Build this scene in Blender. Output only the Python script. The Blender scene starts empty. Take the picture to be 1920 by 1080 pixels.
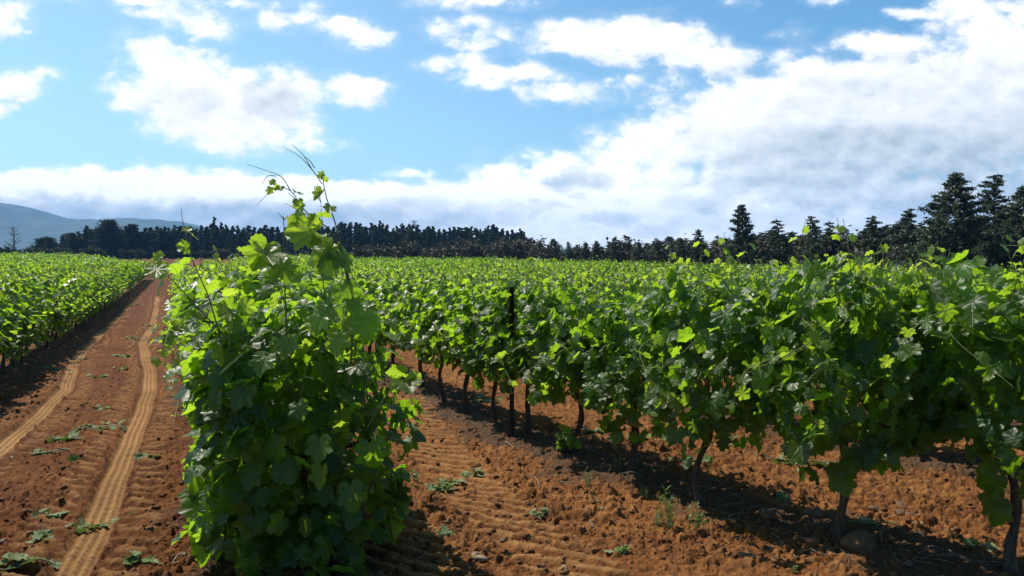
import bpy, math, random
import numpy as np
from mathutils import Vector, Matrix

SC = bpy.context.scene
COL = SC.collection
R = math.radians

# ------------------------------------------------------------------ camera
F = 1450.0                    # focal length in pixels of the 1920 wide photo
HZ = 478.0                    # row of the horizon
EYE = 1.65
PITCH = math.atan((540 - HZ) / F)
cam_d = bpy.data.cameras.new('camera')
cam = bpy.data.objects.new('camera', cam_d)
COL.objects.link(cam)
cam_d.sensor_width = 36.0
cam_d.lens = F / 1920 * 36.0
cam_d.clip_start = 0.05
cam_d.clip_end = 30000
cam.location = (0, 0, EYE)
cam.rotation_euler = (R(90) - PITCH, 0, 0)
SC.camera = cam

# ------------------------------------------------------------------ sun, sky, exposure
SUN_EL = 56.0
SUN_AZ = -52.0                # degrees from straight ahead, minus = to the left
sun_dir = Vector((math.sin(R(SUN_AZ)) * math.cos(R(SUN_EL)), math.cos(R(SUN_AZ)) * math.cos(R(SUN_EL)), math.sin(R(SUN_EL))))
sd = bpy.data.lights.new('sun', 'SUN')
sd.energy = 5.0
sd.angle = R(0.53)
sd.color = (1.0, 0.93, 0.82)
so = bpy.data.objects.new('sun', sd)
COL.objects.link(so)
so.rotation_euler = sun_dir.to_track_quat('Z', 'Y').to_euler()
so.location = (-20, 40, 60)
SC.view_settings.view_transform = 'Standard'
SC.view_settings.look = 'None'
SC.view_settings.exposure = 0.5
SC.view_settings.gamma = 1.0
SC.view_settings.use_curve_mapping = False
SC.cycles.use_denoising = True
SC.cycles.max_bounces = 8
SC.cycles.diffuse_bounces = 5
SC.cycles.glossy_bounces = 2
SC.cycles.transmission_bounces = 4
SC.cycles.transparent_max_bounces = 4
SC.cycles.volume_bounces = 0
SC.cycles.sample_clamp_indirect = 6.0


class NT:
    """Small helper that writes node maths as function calls."""
    def __init__(self, tree):
        self.t = tree
        self.n = tree.nodes
        self.l = tree.links

    def node(self, kind, **kw):
        nd = self.n.new(kind)
        for k, v in kw.items():
            setattr(nd, k, v)
        return nd

    def put(self, sock, v):
        if hasattr(v, 'is_output'):
            self.l.new(v, sock)
        elif v is not None:
            sock.default_value = v

    def m(self, op, a, b=None, c=None, clamp=False):
        nd = self.node('ShaderNodeMath', operation=op, use_clamp=clamp)
        for i, v in enumerate((a, b, c)):
            if v is not None:
                self.put(nd.inputs[i], v)
        return nd.outputs[0]

    def mix(self, f, a, b, blend='MIX'):
        nd = self.node('ShaderNodeMix', data_type='RGBA', blend_type=blend)
        self.put(nd.inputs['Factor'], f)
        self.put(nd.inputs[6], a)
        self.put(nd.inputs[7], b)
        return nd.outputs[2]

    def step(self, v, lo, hi, a=0.0, b=1.0, smooth=True):
        nd = self.node('ShaderNodeMapRange', interpolation_type='SMOOTHSTEP' if smooth else 'LINEAR')
        self.put(nd.inputs[0], v)
        for i, x in enumerate((lo, hi, a, b)):
            self.put(nd.inputs[1 + i], x)
        return nd.outputs[0]

    def noise(self, vec, scale, detail=4.0, rough=0.5, dist=0.0, color=False):
        nd = self.node('ShaderNodeTexNoise')
        if vec is not None:
            self.l.new(vec, nd.inputs['Vector'])
        nd.inputs['Scale'].default_value = scale
        nd.inputs['Detail'].default_value = detail
        nd.inputs['Roughness'].default_value = rough
        nd.inputs['Distortion'].default_value = dist
        return nd.outputs['Color' if color else 'Fac']

    def xyz(self, x, y, z=0.0):
        nd = self.node('ShaderNodeCombineXYZ')
        for i, v in enumerate((x, y, z)):
            self.put(nd.inputs[i], v)
        return nd.outputs[0]


def build_sky():
    w = bpy.data.worlds.new('World')
    SC.world = w
    w.use_nodes = True
    w.node_tree.nodes.clear()
    # cloud field as a function of direction (u = azimuth tangent, v = height tangent)
    g = bpy.data.node_groups.new('cloud_field', 'ShaderNodeTree')
    g.interface.new_socket('u', in_out='INPUT', socket_type='NodeSocketFloat')
    g.interface.new_socket('v', in_out='INPUT', socket_type='NodeSocketFloat')
    g.interface.new_socket('field', in_out='OUTPUT', socket_type='NodeSocketFloat')
    N = NT(g)
    gi = N.node('NodeGroupInput')
    go = N.node('NodeGroupOutput')
    u0, v0 = gi.outputs[0], gi.outputs[1]
    vec = N.xyz(u0, N.m('MULTIPLY', v0, 1.5), 3.7)
    warp = N.noise(vec, 5.5, 4.0, 0.55, color=True)
    sep = N.node('ShaderNodeSeparateColor')
    N.l.new(warp, sep.inputs[0])
    u = N.m('MULTIPLY_ADD', N.m('SUBTRACT', sep.outputs[0], 0.5), 0.11, u0)
    v = N.m('MULTIPLY_ADD', N.m('SUBTRACT', sep.outputs[1], 0.5), 0.055, v0)
    blobs = [
        (330, 165, 120, 74, 1.45), (470, 195, 130, 66, 1.45), (430, 236, 150, 40, 1.3), (305, 125, 70, 42, .9), (565, 215, 65, 48, .8),
        (230, 180, 50, 26, .7), (590, 268, 60, 14, .6), (255, 200, 60, 22, .7),
        (675, 185, 55, 30, .9),
        (10, 170, 80, 32, .9), (5, 205, 28, 14, .8), (10, 45, 62, 34, .8), (120, 8, 70, 18, .5),
        (400, 25, 75, 48, .75), (545, 38, 85, 26, .85), (650, 50, 60, 26, .8), (690, 72, 50, 22, .8), (560, 8, 130, 14, .5),
        (255, 12, 60, 16, .7), (180, 14, 60, 22, .45), (290, 34, 30, 10, .6),
        (905, 8, 105, 22, .9), (1391, 16, 22, 14, .65), (1525, 8, 30, 12, .5),
        (890, 68, 85, 30, .9), (1060, 85, 85, 34, 1.0), (1165, 92, 110, 44, 1.15), (1290, 105, 110, 40, 1.05), (1420, 108, 90, 26, .9),
        (870, 130, 75, 20, .7), (960, 150, 110, 20, .75), (1050, 182, 80, 22, .9), (930, 172, 60, 14, .6), (1150, 175, 60, 18, .6),
        (1500, 60, 40, 14, .5), (1660, 88, 115, 24, 1.0), (1740, 28, 60, 12, .8), (1840, 20, 70, 44, 1.0), (1900, 30, 60, 50, 1.0),
        (1400, 170, 180, 60, 1.0), (1560, 160, 150, 55, 1.1), (1480, 250, 260, 130, 1.5), (1720, 250, 330, 140, 1.6), (1920, 190, 190, 190, 1.7),
        (1290, 290, 190, 62, 1.0), (1200, 255, 70, 22, .7), (1130, 325, 170, 48, 1.1), (1000, 330, 120, 32, .9), (1230, 190, 70, 20, .6),
        (1650, 390, 420, 110, 1.6), (1250, 390, 300, 90, 1.4),
        (760, 326, 50, 9, .7),
    ]
    f = None
    for px, py, rx, ry, wt in blobs:
        a = N.m('MULTIPLY', N.m('SUBTRACT', u, (px - 960) / F), F / (rx * 1.24))
        b = N.m('MULTIPLY', N.m('SUBTRACT', v, (HZ - py) / F), F / (ry * 1.24))
        s = N.m('MULTIPLY_ADD', a, a, N.m('MULTIPLY', b, b))
        e = N.m('SUBTRACT', wt, N.m('MULTIPLY', s, wt))
        f = e if f is None else N.m('SMOOTH_MAX', f, e, 0.25)
    # the long bank above the horizon
    top = N.step(u, (480 - 960) / F, (720 - 960) / F, (HZ - 310) / F, (HZ - 332) / F)
    bank = N.m('MULTIPLY', N.m('SUBTRACT', top, N.m('MULTIPLY_ADD', N.m('SUBTRACT', v, v0), 0.35, v0)), F / 15)
    bank = N.m('MINIMUM', bank, 1.6)
    f = N.m('SMOOTH_MAX', f, bank, 0.12)
    n1 = N.noise(vec, 8.0, 10.0, 0.60, 0.3)
    n2 = N.noise(vec, 26.0, 8.0, 0.62, 0.2)
    amp = N.step(v, 0.115, 0.145, 1.6, 2.6)
    f = N.m('MULTIPLY_ADD', N.m('SUBTRACT', n1, 0.52), amp, f)
    f = N.m('MULTIPLY_ADD', N.m('SUBTRACT', n2, 0.5), N.step(v, 0.10, 0.135, 1.5, 2.0), f)
    vo = N.node('ShaderNodeTexVoronoi', feature='SMOOTH_F1')
    N.l.new(N.xyz(N.m('MULTIPLY_ADD', N.m('SUBTRACT', n2, 0.5), 0.05, u0), N.m('MULTIPLY', v0, 1.4), 0.6), vo.inputs['Vector'])
    vo.inputs['Scale'].default_value = 21.0
    vo.inputs['Detail'].default_value = 2.0
    vo.inputs['Smoothness'].default_value = 0.35
    f = N.m('MULTIPLY_ADD', N.m('SUBTRACT', 0.66, vo.outputs['Distance']), N.step(v, 0.115, 0.145, 1.2, 0.75), f)
    N.l.new(f, go.inputs[0])

    W = NT(w.node_tree)
    out = W.node('ShaderNodeOutputWorld')
    bg = W.node('ShaderNodeBackground')
    sky = W.node('ShaderNodeTexSky', sky_type='NISHITA', sun_disc=False)
    sky.sun_elevation = R(SUN_EL)
    sky.sun_rotation = R(SUN_AZ)
    sky.altitude = 100
    sky.dust_density = 1.0
    sky.ozone_density = 2.0
    tc = W.node('ShaderNodeTexCoord')
    sp = W.node('ShaderNodeSeparateXYZ')
    W.l.new(tc.outputs['Generated'], sp.inputs[0])
    dx, dy, dz = sp.outputs
    fy = W.m('MAXIMUM', dy, 0.12)
    uu = W.m('DIVIDE', dx, fy)
    vv = W.m('DIVIDE', dz, fy)

    def field(du, dv):
        gn = W.node('ShaderNodeGroup')
        gn.node_tree = g
        W.put(gn.inputs[0], W.m('ADD', uu, du))
        W.put(gn.inputs[1], W.m('ADD', vv, dv))
        return gn.outputs[0]
    f0 = field(0.0, 0.0)
    f1 = field(-0.008, 0.014)
    front = W.step(dy, 0.1, 0.3)
    alpha = W.m('MULTIPLY', W.m('MULTIPLY_ADD', W.step(f0, -0.7, 0.4), 0.18, W.m('MULTIPLY', W.step(f0, -0.1, 0.75), 0.82)), front)
    # where the cloud is deep it turns grey: (pixel column, row, half width, half height, amount)
    wv = W.xyz(uu, W.m('MULTIPLY', vv, 2.0), 1.3)
    fine = W.noise(wv, 9.0, 7.0, 0.6)
    mid = W.noise(wv, 24.0, 6.0, 0.62)
    wu = W.m('MULTIPLY_ADD', W.m('SUBTRACT', fine, 0.5), 0.10, uu)
    wz = W.m('MULTIPLY_ADD', W.m('SUBTRACT', mid, 0.5), 0.045, vv)
    grey = None
    for px, py, rx, ry, am in [
        (520, 192, 66, 34, .55), (350, 190, 80, 26, .22), (400, 232, 120, 30, .12), (570, 60, 60, 14, .15), (1240, 125, 160, 22, .16),
        (1700, 300, 330, 66, .74), (1460, 275, 190, 36, .45), (1880, 260, 200, 90, .45), (1660, 350, 330, 40, .75), (1850, 370, 200, 70, .8), (1420, 345, 160, 26, .42), (1560, 425, 260, 34, .25),
        (1090, 340, 62, 20, .62), (985, 330, 30, 14, .15), (1310, 385, 55, 22, .5), (1140, 412, 45, 14, .5), (930, 412, 60, 16, .45), (1020, 392, 50, 12, .4), (1235, 430, 60, 14, .3),
        (1760, 190, 300, 80, .30), (1560, 190, 200, 50, .14), (1400, 300, 200, 60, .16), (1880, 110, 120, 60, .14),
        (120, 414, 330, 34, .78), (420, 414, 260, 32, .78), (640, 414, 170, 28, .68), (780, 384, 80, 18, .5), (840, 412, 110, 22, .6), (700, 455, 900, 18, .12)]:
        a = W.m('MULTIPLY', W.m('SUBTRACT', wu, (px - 960) / F), F / (rx * 1.1))
        b = W.m('MULTIPLY', W.m('SUBTRACT', wz, (HZ - py) / F), F / (ry * 1.1))
        rr = W.m('MULTIPLY_ADD', a, a, W.m('MULTIPLY', b, b))
        q = W.m('MULTIPLY', W.step(rr, 0.15, 2.0, 1.0, 0.0), am)
        grey = q if grey is None else W.m('MAXIMUM', grey, q)
    relief = W.m('MULTIPLY', W.m('SUBTRACT', f1, f0), 0.30)
    shade = W.m('ADD', W.m('MULTIPLY', grey, W.m('MULTIPLY_ADD', W.m('SUBTRACT', mid, 0.5), 0.7, 1.0)), relief, clamp=True)
    low = W.step(vv, 0.07, 0.20, CLOUD_W * 1.30, CLOUD_W)
    white = W.node('ShaderNodeCombineColor')
    for k_ in range(3):
        W.l.new(low, white.inputs[k_])
    ccol = W.mix(W.m('MULTIPLY', shade, 0.9), white.outputs[0], (0.29, 0.375, 0.435, 1))
    away = W.step(W.m('MULTIPLY_ADD', vv, 0.7, uu), -0.10, 0.75)
    skyc = W.mix(1.0, sky.outputs[0], W.mix(away, SKY_TINT, (0.58, 0.96, 1.08, 1)), 'MULTIPLY')
    # clouds are brought to the brightness of the sky texture, then all is scaled by one strength
    cl = W.mix(1.0, ccol, (1 / SKY_S, 1 / SKY_S, 1 / SKY_S, 1), 'MULTIPLY')
    c = W.mix(alpha, skyc, cl)
    W.l.new(c, bg.inputs['Color'])
    bg.inputs['Strength'].default_value = SKY_S
    W.l.new(bg.outputs[0], out.inputs[0])
    w.cycles.sampling_method = 'MANUAL'
    w.cycles.sample_map_resolution = 512


SKY_S = 0.10
CLOUD_W = 0.90
SKY_TINT = (0.86, 1.12, 1.14, 1)
build_sky()

# ------------------------------------------------------------------ terrain and photo geometry
def terrain(x, y):
    y = np.asarray(y, float)
    a = -0.56 * (1 - np.exp(-np.maximum(y - 4.0, 0) / 10.5))
    far = np.clip((y - 86) / 74.0, 0, 1)
    return a + 1.15 * far * far * (3 - 2 * far)


def ray(px, py):
    cx, cy = (px - 960) / F, (540 - py) / F
    c, s = math.cos(PITCH), math.sin(PITCH)
    return cx, c + cy * s, -s + cy * c


def at(px, py, y):
    d = ray(px, py)
    k = y / d[1]
    return np.array((d[0] * k, y, EYE + d[2] * k))


def ground_at(px, py):
    d = ray(px, py)
    y = 5.0
    for _ in range(60):
        z = float(terrain(0, y))
        y2 = (z - EYE) / d[2] * d[1]
        y = 0.5 * y + 0.5 * min(max(y2, 0.5), 400)
    k = y / d[1]
    return np.array((d[0] * k, y, float(terrain(0, y))))


SLOPE = -0.44
ROW2_BASES = [ground_at(*p) for p in [(1872, 1080), (1575, 1030), (1325, 960), (1185, 905), (1080, 868), (993, 832), (930, 808), (880, 782), (830, 763), (790, 737)]]
_p = np.array(ROW2_BASES)
_c2 = np.polyfit(_p[:, 1], _p[:, 0], 2)
Y2E = 9.5


def row_right(y):
    y = np.asarray(y, float)
    yy = np.clip(y, 4.0, Y2E)
    base = np.polyval(_c2, yy)
    sl0 = 2 * _c2[0] * 4.0 + _c2[1]
    return base + np.where(y > Y2E, SLOPE * (y - Y2E), np.where(y < 4.0, sl0 * (y - 4.0), 0.0))


def row_front(y):
    return -1.06 - 0.44 * (np.asarray(y, float) - 3.9)


_l0 = ground_at(5, 705)


def row_left(y):
    return _l0[0] - 0.432 * (np.asarray(y, float) - _l0[1])


PITCH_R, PITCH_L = 3.0, 2.95


def row_x(k, y):
    if k == 1:
        return row_front(y)
    if k >= 2:
        return row_right(y) + PITCH_R * (k - 2)
    return row_left(y) + PITCH_L * k


def px_path(pts):
    a = np.array([ground_at(*p) for p in pts])
    return a[np.argsort(a[:, 1])]


RUT_R = px_path([(100, 1120), (126, 1072), (185, 969), (222, 876), (255, 798), (278, 735), (281, 700), (273, 667), (266, 640), (284, 615), (292, 580), (297, 545)])
RUT_L = px_path([(-140, 930), (-60, 880), (0, 840), (74, 776), (122, 728), (140, 675), (175, 637), (217, 600), (253, 560), (280, 533)])
LUG_A = px_path([(1120, 1120), (1010, 1020), (900, 930), (830, 860), (790, 800), (770, 760)])
LUG_B = px_path([(780, 1120), (760, 1060), (735, 1000)])

# ------------------------------------------------------------------ numpy noise
def _h(ix, iy, seed):
    n = (ix.astype(np.int64) * 374761393 + iy.astype(np.int64) * 668265263 + seed * 974711) & 0xffffffff
    n = ((n ^ (n >> 13)) * 1274126177) & 0xffffffff
    n = ((n ^ (n >> 16)) * 2246822519) & 0xffffffff
    return ((n ^ (n >> 15)) & 0xffffff) / float(0x1000000)


def vnoise(x, y, seed=0):
    ix, iy = np.floor(x), np.floor(y)
    fx, fy = x - ix, y - iy
    fx, fy = fx * fx * (3 - 2 * fx), fy * fy * (3 - 2 * fy)
    a, b = _h(ix, iy, seed), _h(ix + 1, iy, seed)
    c, d = _h(ix, iy + 1, seed), _h(ix + 1, iy + 1, seed)
    return (a * (1 - fx) + b * fx) * (1 - fy) + (c * (1 - fx) + d * fx) * fy - 0.5


def fbm(x, y, octs, seed=0, gain=0.5):
    s, a = 0, 1.0
    for i in range(octs):
        s = s + a * vnoise(x, y, seed + i * 7)
        x, y, a = x * 2.03 + 11.3, y * 2.03 + 5.7, a * gain
    return s


def domes(x, y, cell, seed, rmin, rmax, fill=1.0):
    """Height of round lumps of soil, one per jittered cell."""
    gx, gy = x / cell, y / cell
    ix, iy = np.floor(gx), np.floor(gy)
    best = np.zeros_like(x)
    for ox in (-1, 0, 1):
        for oy in (-1, 0, 1):
            cx, cy = ix + ox, iy + oy
            jx, jy = _h(cx, cy, seed), _h(cx, cy, seed + 1)
            q = _h(cx, cy, seed + 2)
            r = (rmin + (rmax - rmin) * q * q)
            r = np.where(_h(cx, cy, seed + 3) < fill, r, 0.001)
            ang = _h(cx, cy, seed + 4) * 6.28
            ex, ey = gx - cx - jx, gy - cy - jy
            px, py = ex * np.cos(ang) + ey * np.sin(ang), (ey * np.cos(ang) - ex * np.sin(ang)) * 1.45
            d = np.sqrt(px * px + py * py) * cell
            t = np.clip(1 - (d / r) ** 2, 0, 1)
            best = np.maximum(best, np.sqrt(t) * r * (0.55 + 0.5 * _h(cx, cy, seed + 5)))
    return best


# ------------------------------------------------------------------ mesh helpers
def mesh_from(name, V, loops, starts, totals, mats=None, attrs=None, smooth=False, mat_idx=None):
    me = bpy.data.meshes.new(name)
    V = np.ascontiguousarray(V, np.float32)
    me.vertices.add(len(V))
    me.vertices.foreach_set('co', V.ravel())
    me.loops.add(len(loops))
    me.loops.foreach_set('vertex_index', np.ascontiguousarray(loops, np.int32))
    me.polygons.add(len(starts))
    me.polygons.foreach_set('loop_start', np.ascontiguousarray(starts, np.int32))
    me.polygons.foreach_set('loop_total', np.ascontiguousarray(totals, np.int32))
    if smooth:
        me.polygons.foreach_set('use_smooth', np.ones(len(starts), bool))
    me.update(calc_edges=True)
    for nm, val in (attrs or {}).items():
        at_ = me.attributes.new(nm, 'FLOAT_COLOR', 'POINT')
        at_.data.foreach_set('color', np.ascontiguousarray(val, np.float32).ravel())
    for m_ in mats or []:
        me.materials.append(m_)
    if mat_idx is not None:
        me.polygons.foreach_set('material_index', np.ascontiguousarray(mat_idx, np.int32))
    return me


class Geo:
    """Collects vertices, faces of any size and one colour attribute; builds ONE mesh."""
    def __init__(self):
        self.V, self.L, self.T, self.A, self.n = [], [], [], [], 0

    def add(self, V, faces, attr=None):
        """faces: int array (m,k)"""
        V = np.asarray(V, float)
        faces = np.asarray(faces)
        self.V.append(V)
        self.L.append((faces + self.n).ravel())
        self.T.append(np.full(len(faces), faces.shape[1]))
        self.A.append(np.zeros((len(V), 4)) if attr is None else attr)
        self.n += len(V)

    def mesh(self, name, mats, smooth=False):
        V = np.concatenate(self.V)
        T = np.concatenate(self.T)
        S = np.concatenate(([0], np.cumsum(T)[:-1]))
        return mesh_from(name, V, np.concatenate(self.L), S, T, mats, {'tint': np.concatenate(self.A)}, smooth)

    def obj(self, name, mats, parent=None, smooth=False):
        return link(name, self.mesh(name, mats, smooth), parent)


def link(name, data, parent=None):
    o = bpy.data.objects.new(name, data)
    COL.objects.link(o)
    if parent is not None:
        o.parent = parent
    return o


def tag(o, label=None, cat=None, group=None, kind=None):
    for k, v in (('label', label), ('category', cat), ('group', group), ('kind', kind)):
        if v:
            o[k] = v
    return o


def empty(name, loc, rz=0.0, scale=1.0):
    o = bpy.data.objects.new(name, None)
    COL.objects.link(o)
    o.empty_display_size = 0.2
    o.location = loc
    o.rotation_euler = (0, 0, rz)
    o.scale = (scale, scale, scale) if np.isscalar(scale) else scale
    return o


def tube(g, pts, rad, sides=6, attr=(0.5, 0, 0, 0), cap=True):
    pts = np.asarray(pts, float)
    n = len(pts)
    rad = np.broadcast_to(np.asarray(rad, float), (n,))
    t = np.gradient(pts, axis=0)
    t /= np.linalg.norm(t, axis=1)[:, None] + 1e-9
    ref = np.array((0.0, 0, 1)) if abs(t[:, 2]).mean() < 0.8 else np.array((1.0, 0, 0))
    u = np.cross(t, ref)
    u /= np.linalg.norm(u, axis=1)[:, None] + 1e-9
    w = np.cross(t, u)
    a = np.arange(sides) / sides * 2 * np.pi
    ring = pts[:, None, :] + rad[:, None, None] * (np.cos(a)[None, :, None] * u[:, None, :] + np.sin(a)[None, :, None] * w[:, None, :])
    V = ring.reshape(-1, 3)
    i = np.arange(n - 1)[:, None] * sides
    j = np.arange(sides)[None, :]
    k = (j + 1) % sides
    fs = np.stack((i + j, i + k, i + k + sides, i + j + sides), -1).reshape(-1, 4)
    g.add(V, fs, np.tile(np.array(attr, float), (len(V), 1)))
    if cap:
        g.add(ring[-1], np.arange(sides)[None, :], np.tile(np.array(attr, float), (sides, 1)))


def spline(pts, n):
    """Catmull-Rom through the points, n samples."""
    P = np.asarray(pts, float)
    P = np.vstack((2 * P[0] - P[1], P, 2 * P[-1] - P[-2]))
    m = len(P) - 3
    out = []
    for s in np.linspace(0, m - 1e-6, n):
        i = int(s)
        t = s - i
        a, b, c, d = P[i], P[i + 1], P[i + 2], P[i + 3]
        out.append(0.5 * (2 * b + (c - a) * t + (2 * a - 5 * b + 4 * c - d) * t * t + (3 * b - a - 3 * c + d) * t ** 3))
    return np.array(out)


# ------------------------------------------------------------------ materials
def new_mat(name):
    m = bpy.data.materials.new(name)
    m.use_nodes = True
    m.node_tree.nodes.clear()
    return m, NT(m.node_tree)


def tint(N):
    a = N.node('ShaderNodeAttribute', attribute_name='tint')
    s = N.node('ShaderNodeSeparateColor')
    N.l.new(a.outputs['Color'], s.inputs[0])
    return s.outputs[0], s.outputs[1], s.outputs[2], a.outputs['Alpha']


def leaf_material(name, dark, mid, young, trans, trans_young, rough=0.42, spec=0.5, tfac=0.42, veins=False, under=(0.13, 0.19, 0.10, 1), under_f=0.6, vary=0.0):
    m, N = new_mat(name)
    out = N.node('ShaderNodeOutputMaterial')
    r, u, v, age = tint(N)
    base = N.mix(r, dark, mid)
    base = N.mix(age, base, young)
    if vary:
        oi = N.node('ShaderNodeObjectInfo')
        k = N.m('MULTIPLY_ADD', oi.outputs['Random'], vary, 1.0 - vary * .45)
        hue = N.node('ShaderNodeHueSaturation')
        N.put(hue.inputs['Value'], k)
        N.put(hue.inputs['Hue'], N.m('MULTIPLY_ADD', oi.outputs['Random'], -0.05, 0.525))
        N.put(hue.inputs['Color'], base)
        base = hue.outputs[0]
    tr = N.mix(age, N.mix(r, tuple(c * 0.62 for c in trans[:3]) + (1,), trans), trans_young)
    geo = N.node('ShaderNodeNewGeometry')
    nz = N.noise(geo.outputs['Position'], 55.0, 3.0, 0.6)
    base = N.mix(N.m('MULTIPLY', nz, 0.5), base, tuple(c * 0.6 for c in dark[:3]) + (1,))
    height = nz
    if veins:
        acc = None
        x = N.m('SUBTRACT', u, 0.5)
        for ang in (90, 52, 128, 14, 166):
            ca, sa = math.cos(R(ang)), math.sin(R(ang))
            side = N.m('ABSOLUTE', N.m('SUBTRACT', N.m('MULTIPLY', x, sa), N.m('MULTIPLY', N.m('SUBTRACT', v, 0.2), ca)))
            along = N.m('ADD', N.m('MULTIPLY', x, ca), N.m('MULTIPLY', N.m('SUBTRACT', v, 0.2), sa))
            line = N.m('MULTIPLY', N.step(side, 0.004, 0.016, 1.0, 0.0), N.step(along, 0.0, 0.02))
            acc = line if acc is None else N.m('MAXIMUM', acc, line)
        base = N.mix(N.m('MULTIPLY', acc, 0.5), base, tuple(min(1, c * 1.6 + 0.02) for c in mid[:3]) + (1,))
        tr = N.mix(N.m('MULTIPLY', acc, 0.55), tr, tuple(c * 0.4 for c in trans[:3]) + (1,))
        height = N.m('MULTIPLY_ADD', acc, -0.8, nz)
    base_u = N.mix(under_f, base, under)
    base = N.mix(geo.outputs['Backfacing'], base, base_u)
    bump = N.node('ShaderNodeBump')
    bump.inputs['Strength'].default_value = 0.5
    bump.inputs['Distance'].default_value = 0.004
    N.l.new(height, bump.inputs['Height'])
    p = N.node('ShaderNodeBsdfPrincipled')
    N.put(p.inputs['Base Color'], base)
    N.put(p.inputs['Roughness'], N.m('MULTIPLY_ADD', geo.outputs['Backfacing'], 0.25, rough))
    p.inputs['Specular IOR Level'].default_value = spec
    N.l.new(bump.outputs[0], p.inputs['Normal'])
    t = N.node('ShaderNodeBsdfTranslucent')
    N.put(t.inputs['Color'], tr)
    mx = N.node('ShaderNodeMixShader')
    mx.inputs[0].default_value = tfac
    N.l.new(p.outputs[0], mx.inputs[1])
    N.l.new(t.outputs[0], mx.inputs[2])
    N.l.new(mx.outputs[0], out.inputs[0])
    return m


VINE = dict(dark=(0.009, 0.032, 0.0035, 1), mid=(0.034, 0.092, 0.009, 1), young=(0.10, 0.17, 0.022, 1),
            trans=(0.36, 0.66, 0.018, 1), trans_young=(0.58, 0.76, 0.05, 1), under=(.06, .105, .04, 1), tfac=.5)
M_LEAF_NEAR = leaf_material('vine_leaf_near', veins=True, rough=0.40, spec=.45, **VINE)
M_LEAF = leaf_material('vine_leaf', rough=0.37, spec=.46, **VINE)
M_CUT = leaf_material('cut_leaf', (0.06, 0.10, 0.022, 1), (0.14, 0.19, 0.06, 1), (0.24, 0.25, 0.06, 1), (0.15, 0.25, 0.04, 1), (0.3, 0.4, 0.08, 1), rough=0.6, spec=.25, tfac=0.2, under=(0.20, 0.25, 0.14, 1))
M_PINE = leaf_material('sapling_leaf', (0.020, 0.036, 0.018, 1), (0.085, 0.125, 0.070, 1), (0.12, 0.105, 0.055, 1), (0.10, 0.15, 0.05, 1), (0.10, 0.07, 0.03, 1), rough=0.5, spec=0.4, tfac=0.2, under=(0.06, 0.09, 0.06, 1), vary=1.0)
M_WOODS = leaf_material('woodland_leaf', (0.012, 0.026, 0.010, 1), (0.032, 0.060, 0.022, 1), (0.06, 0.065, 0.028, 1), (0.06, 0.10, 0.02, 1), (0.04, 0.04, 0.02, 1), rough=0.75, spec=0.12, tfac=0.2, under=(0.02, 0.03, 0.02, 1), vary=1.2)
M_SCRUB = leaf_material('scrub_leaf', (0.030, 0.030, 0.016, 1), (0.070, 0.064, 0.034, 1), (0.11, 0.085, 0.045, 1), (0.05, 0.05, 0.02, 1), (0.08, 0.06, 0.03, 1), rough=0.6, spec=0.3, tfac=0.15, under=(0.06, 0.06, 0.04, 1))
M_WEED = leaf_material('weed_leaf', (0.04, 0.09, 0.02, 1), (0.09, 0.17, 0.04, 1), (0.16, 0.22, 0.05, 1), (0.15, 0.3, 0.04, 1), (0.3, 0.4, 0.06, 1), rough=0.5, tfac=0.35)


def solid_material(name, ca, cb, scale, rough=0.85, bump=0.5, dist=0.004, spec=0.3, metal=0.0, stretch=(1, 1, 1)):
    m, N = new_mat(name)
    out = N.node('ShaderNodeOutputMaterial')
    tc = N.node('ShaderNodeTexCoord')
    mp = N.node('ShaderNodeMapping')
    mp.inputs['Scale'].default_value = stretch
    N.l.new(tc.outputs['Object'], mp.inputs[0])
    n = N.noise(mp.outputs[0], scale, 5.0, 0.62)
    r, u, v, age = tint(N)
    c = N.mix(N.step(n, 0.3, 0.72), ca, cb)
    c = N.mix(N.m('MULTIPLY', N.m('SUBTRACT', 1.0, r), 0.35), c, tuple(x * 0.5 for x in ca[:3]) + (1,))
    b = N.node('ShaderNodeBump')
    b.inputs['Strength'].default_value = bump
    b.inputs['Distance'].default_value = dist
    N.l.new(n, b.inputs['Height'])
    p = N.node('ShaderNodeBsdfPrincipled')
    N.put(p.inputs['Base Color'], c)
    p.inputs['Roughness'].default_value = rough
    p.inputs['Metallic'].default_value = metal
    p.inputs['Specular IOR Level'].default_value = spec
    N.l.new(b.outputs[0], p.inputs['Normal'])
    N.l.new(p.outputs[0], out.inputs[0])
    return m


M_BARK = solid_material('vine_bark', (0.035, 0.022, 0.015, 1), (0.12, 0.082, 0.058, 1), 60, bump=1.0, dist=0.008, stretch=(1, 1, 0.18))
M_CANE = solid_material('green_cane', (0.09, 0.12, 0.03, 1), (0.16, 0.15, 0.06, 1), 40, rough=0.5)
M_DRYCANE = solid_material('dry_cane', (0.09, 0.066, 0.046, 1), (0.22, 0.18, 0.135, 1), 40)
M_POST = solid_material('post_steel', (0.018, 0.02, 0.024, 1), (0.05, 0.05, 0.055, 1), 25, rough=0.55, metal=0.3)
M_WIRE = solid_material('wire_steel', (0.20, 0.20, 0.21, 1), (0.32, 0.32, 0.33, 1), 25, rough=0.4, metal=0.8)
M_STONE = solid_material('field_stone', (0.075, 0.038, 0.018, 1), (0.15, 0.085, 0.045, 1), 16, bump=0.8, dist=0.01)
M_PALESTONE = solid_material('pale_stone', (0.13, 0.08, 0.045, 1), (0.28, 0.20, 0.125, 1), 30, bump=0.8, dist=0.006)
M_TREEBARK = solid_material('tree_bark', (0.025, 0.02, 0.016, 1), (0.07, 0.058, 0.048, 1), 3, stretch=(1, 1, 0.3))
M_DEADWOOD = solid_material('dead_wood', (0.045, 0.040, 0.038, 1), (0.09, 0.08, 0.075, 1), 3)


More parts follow.
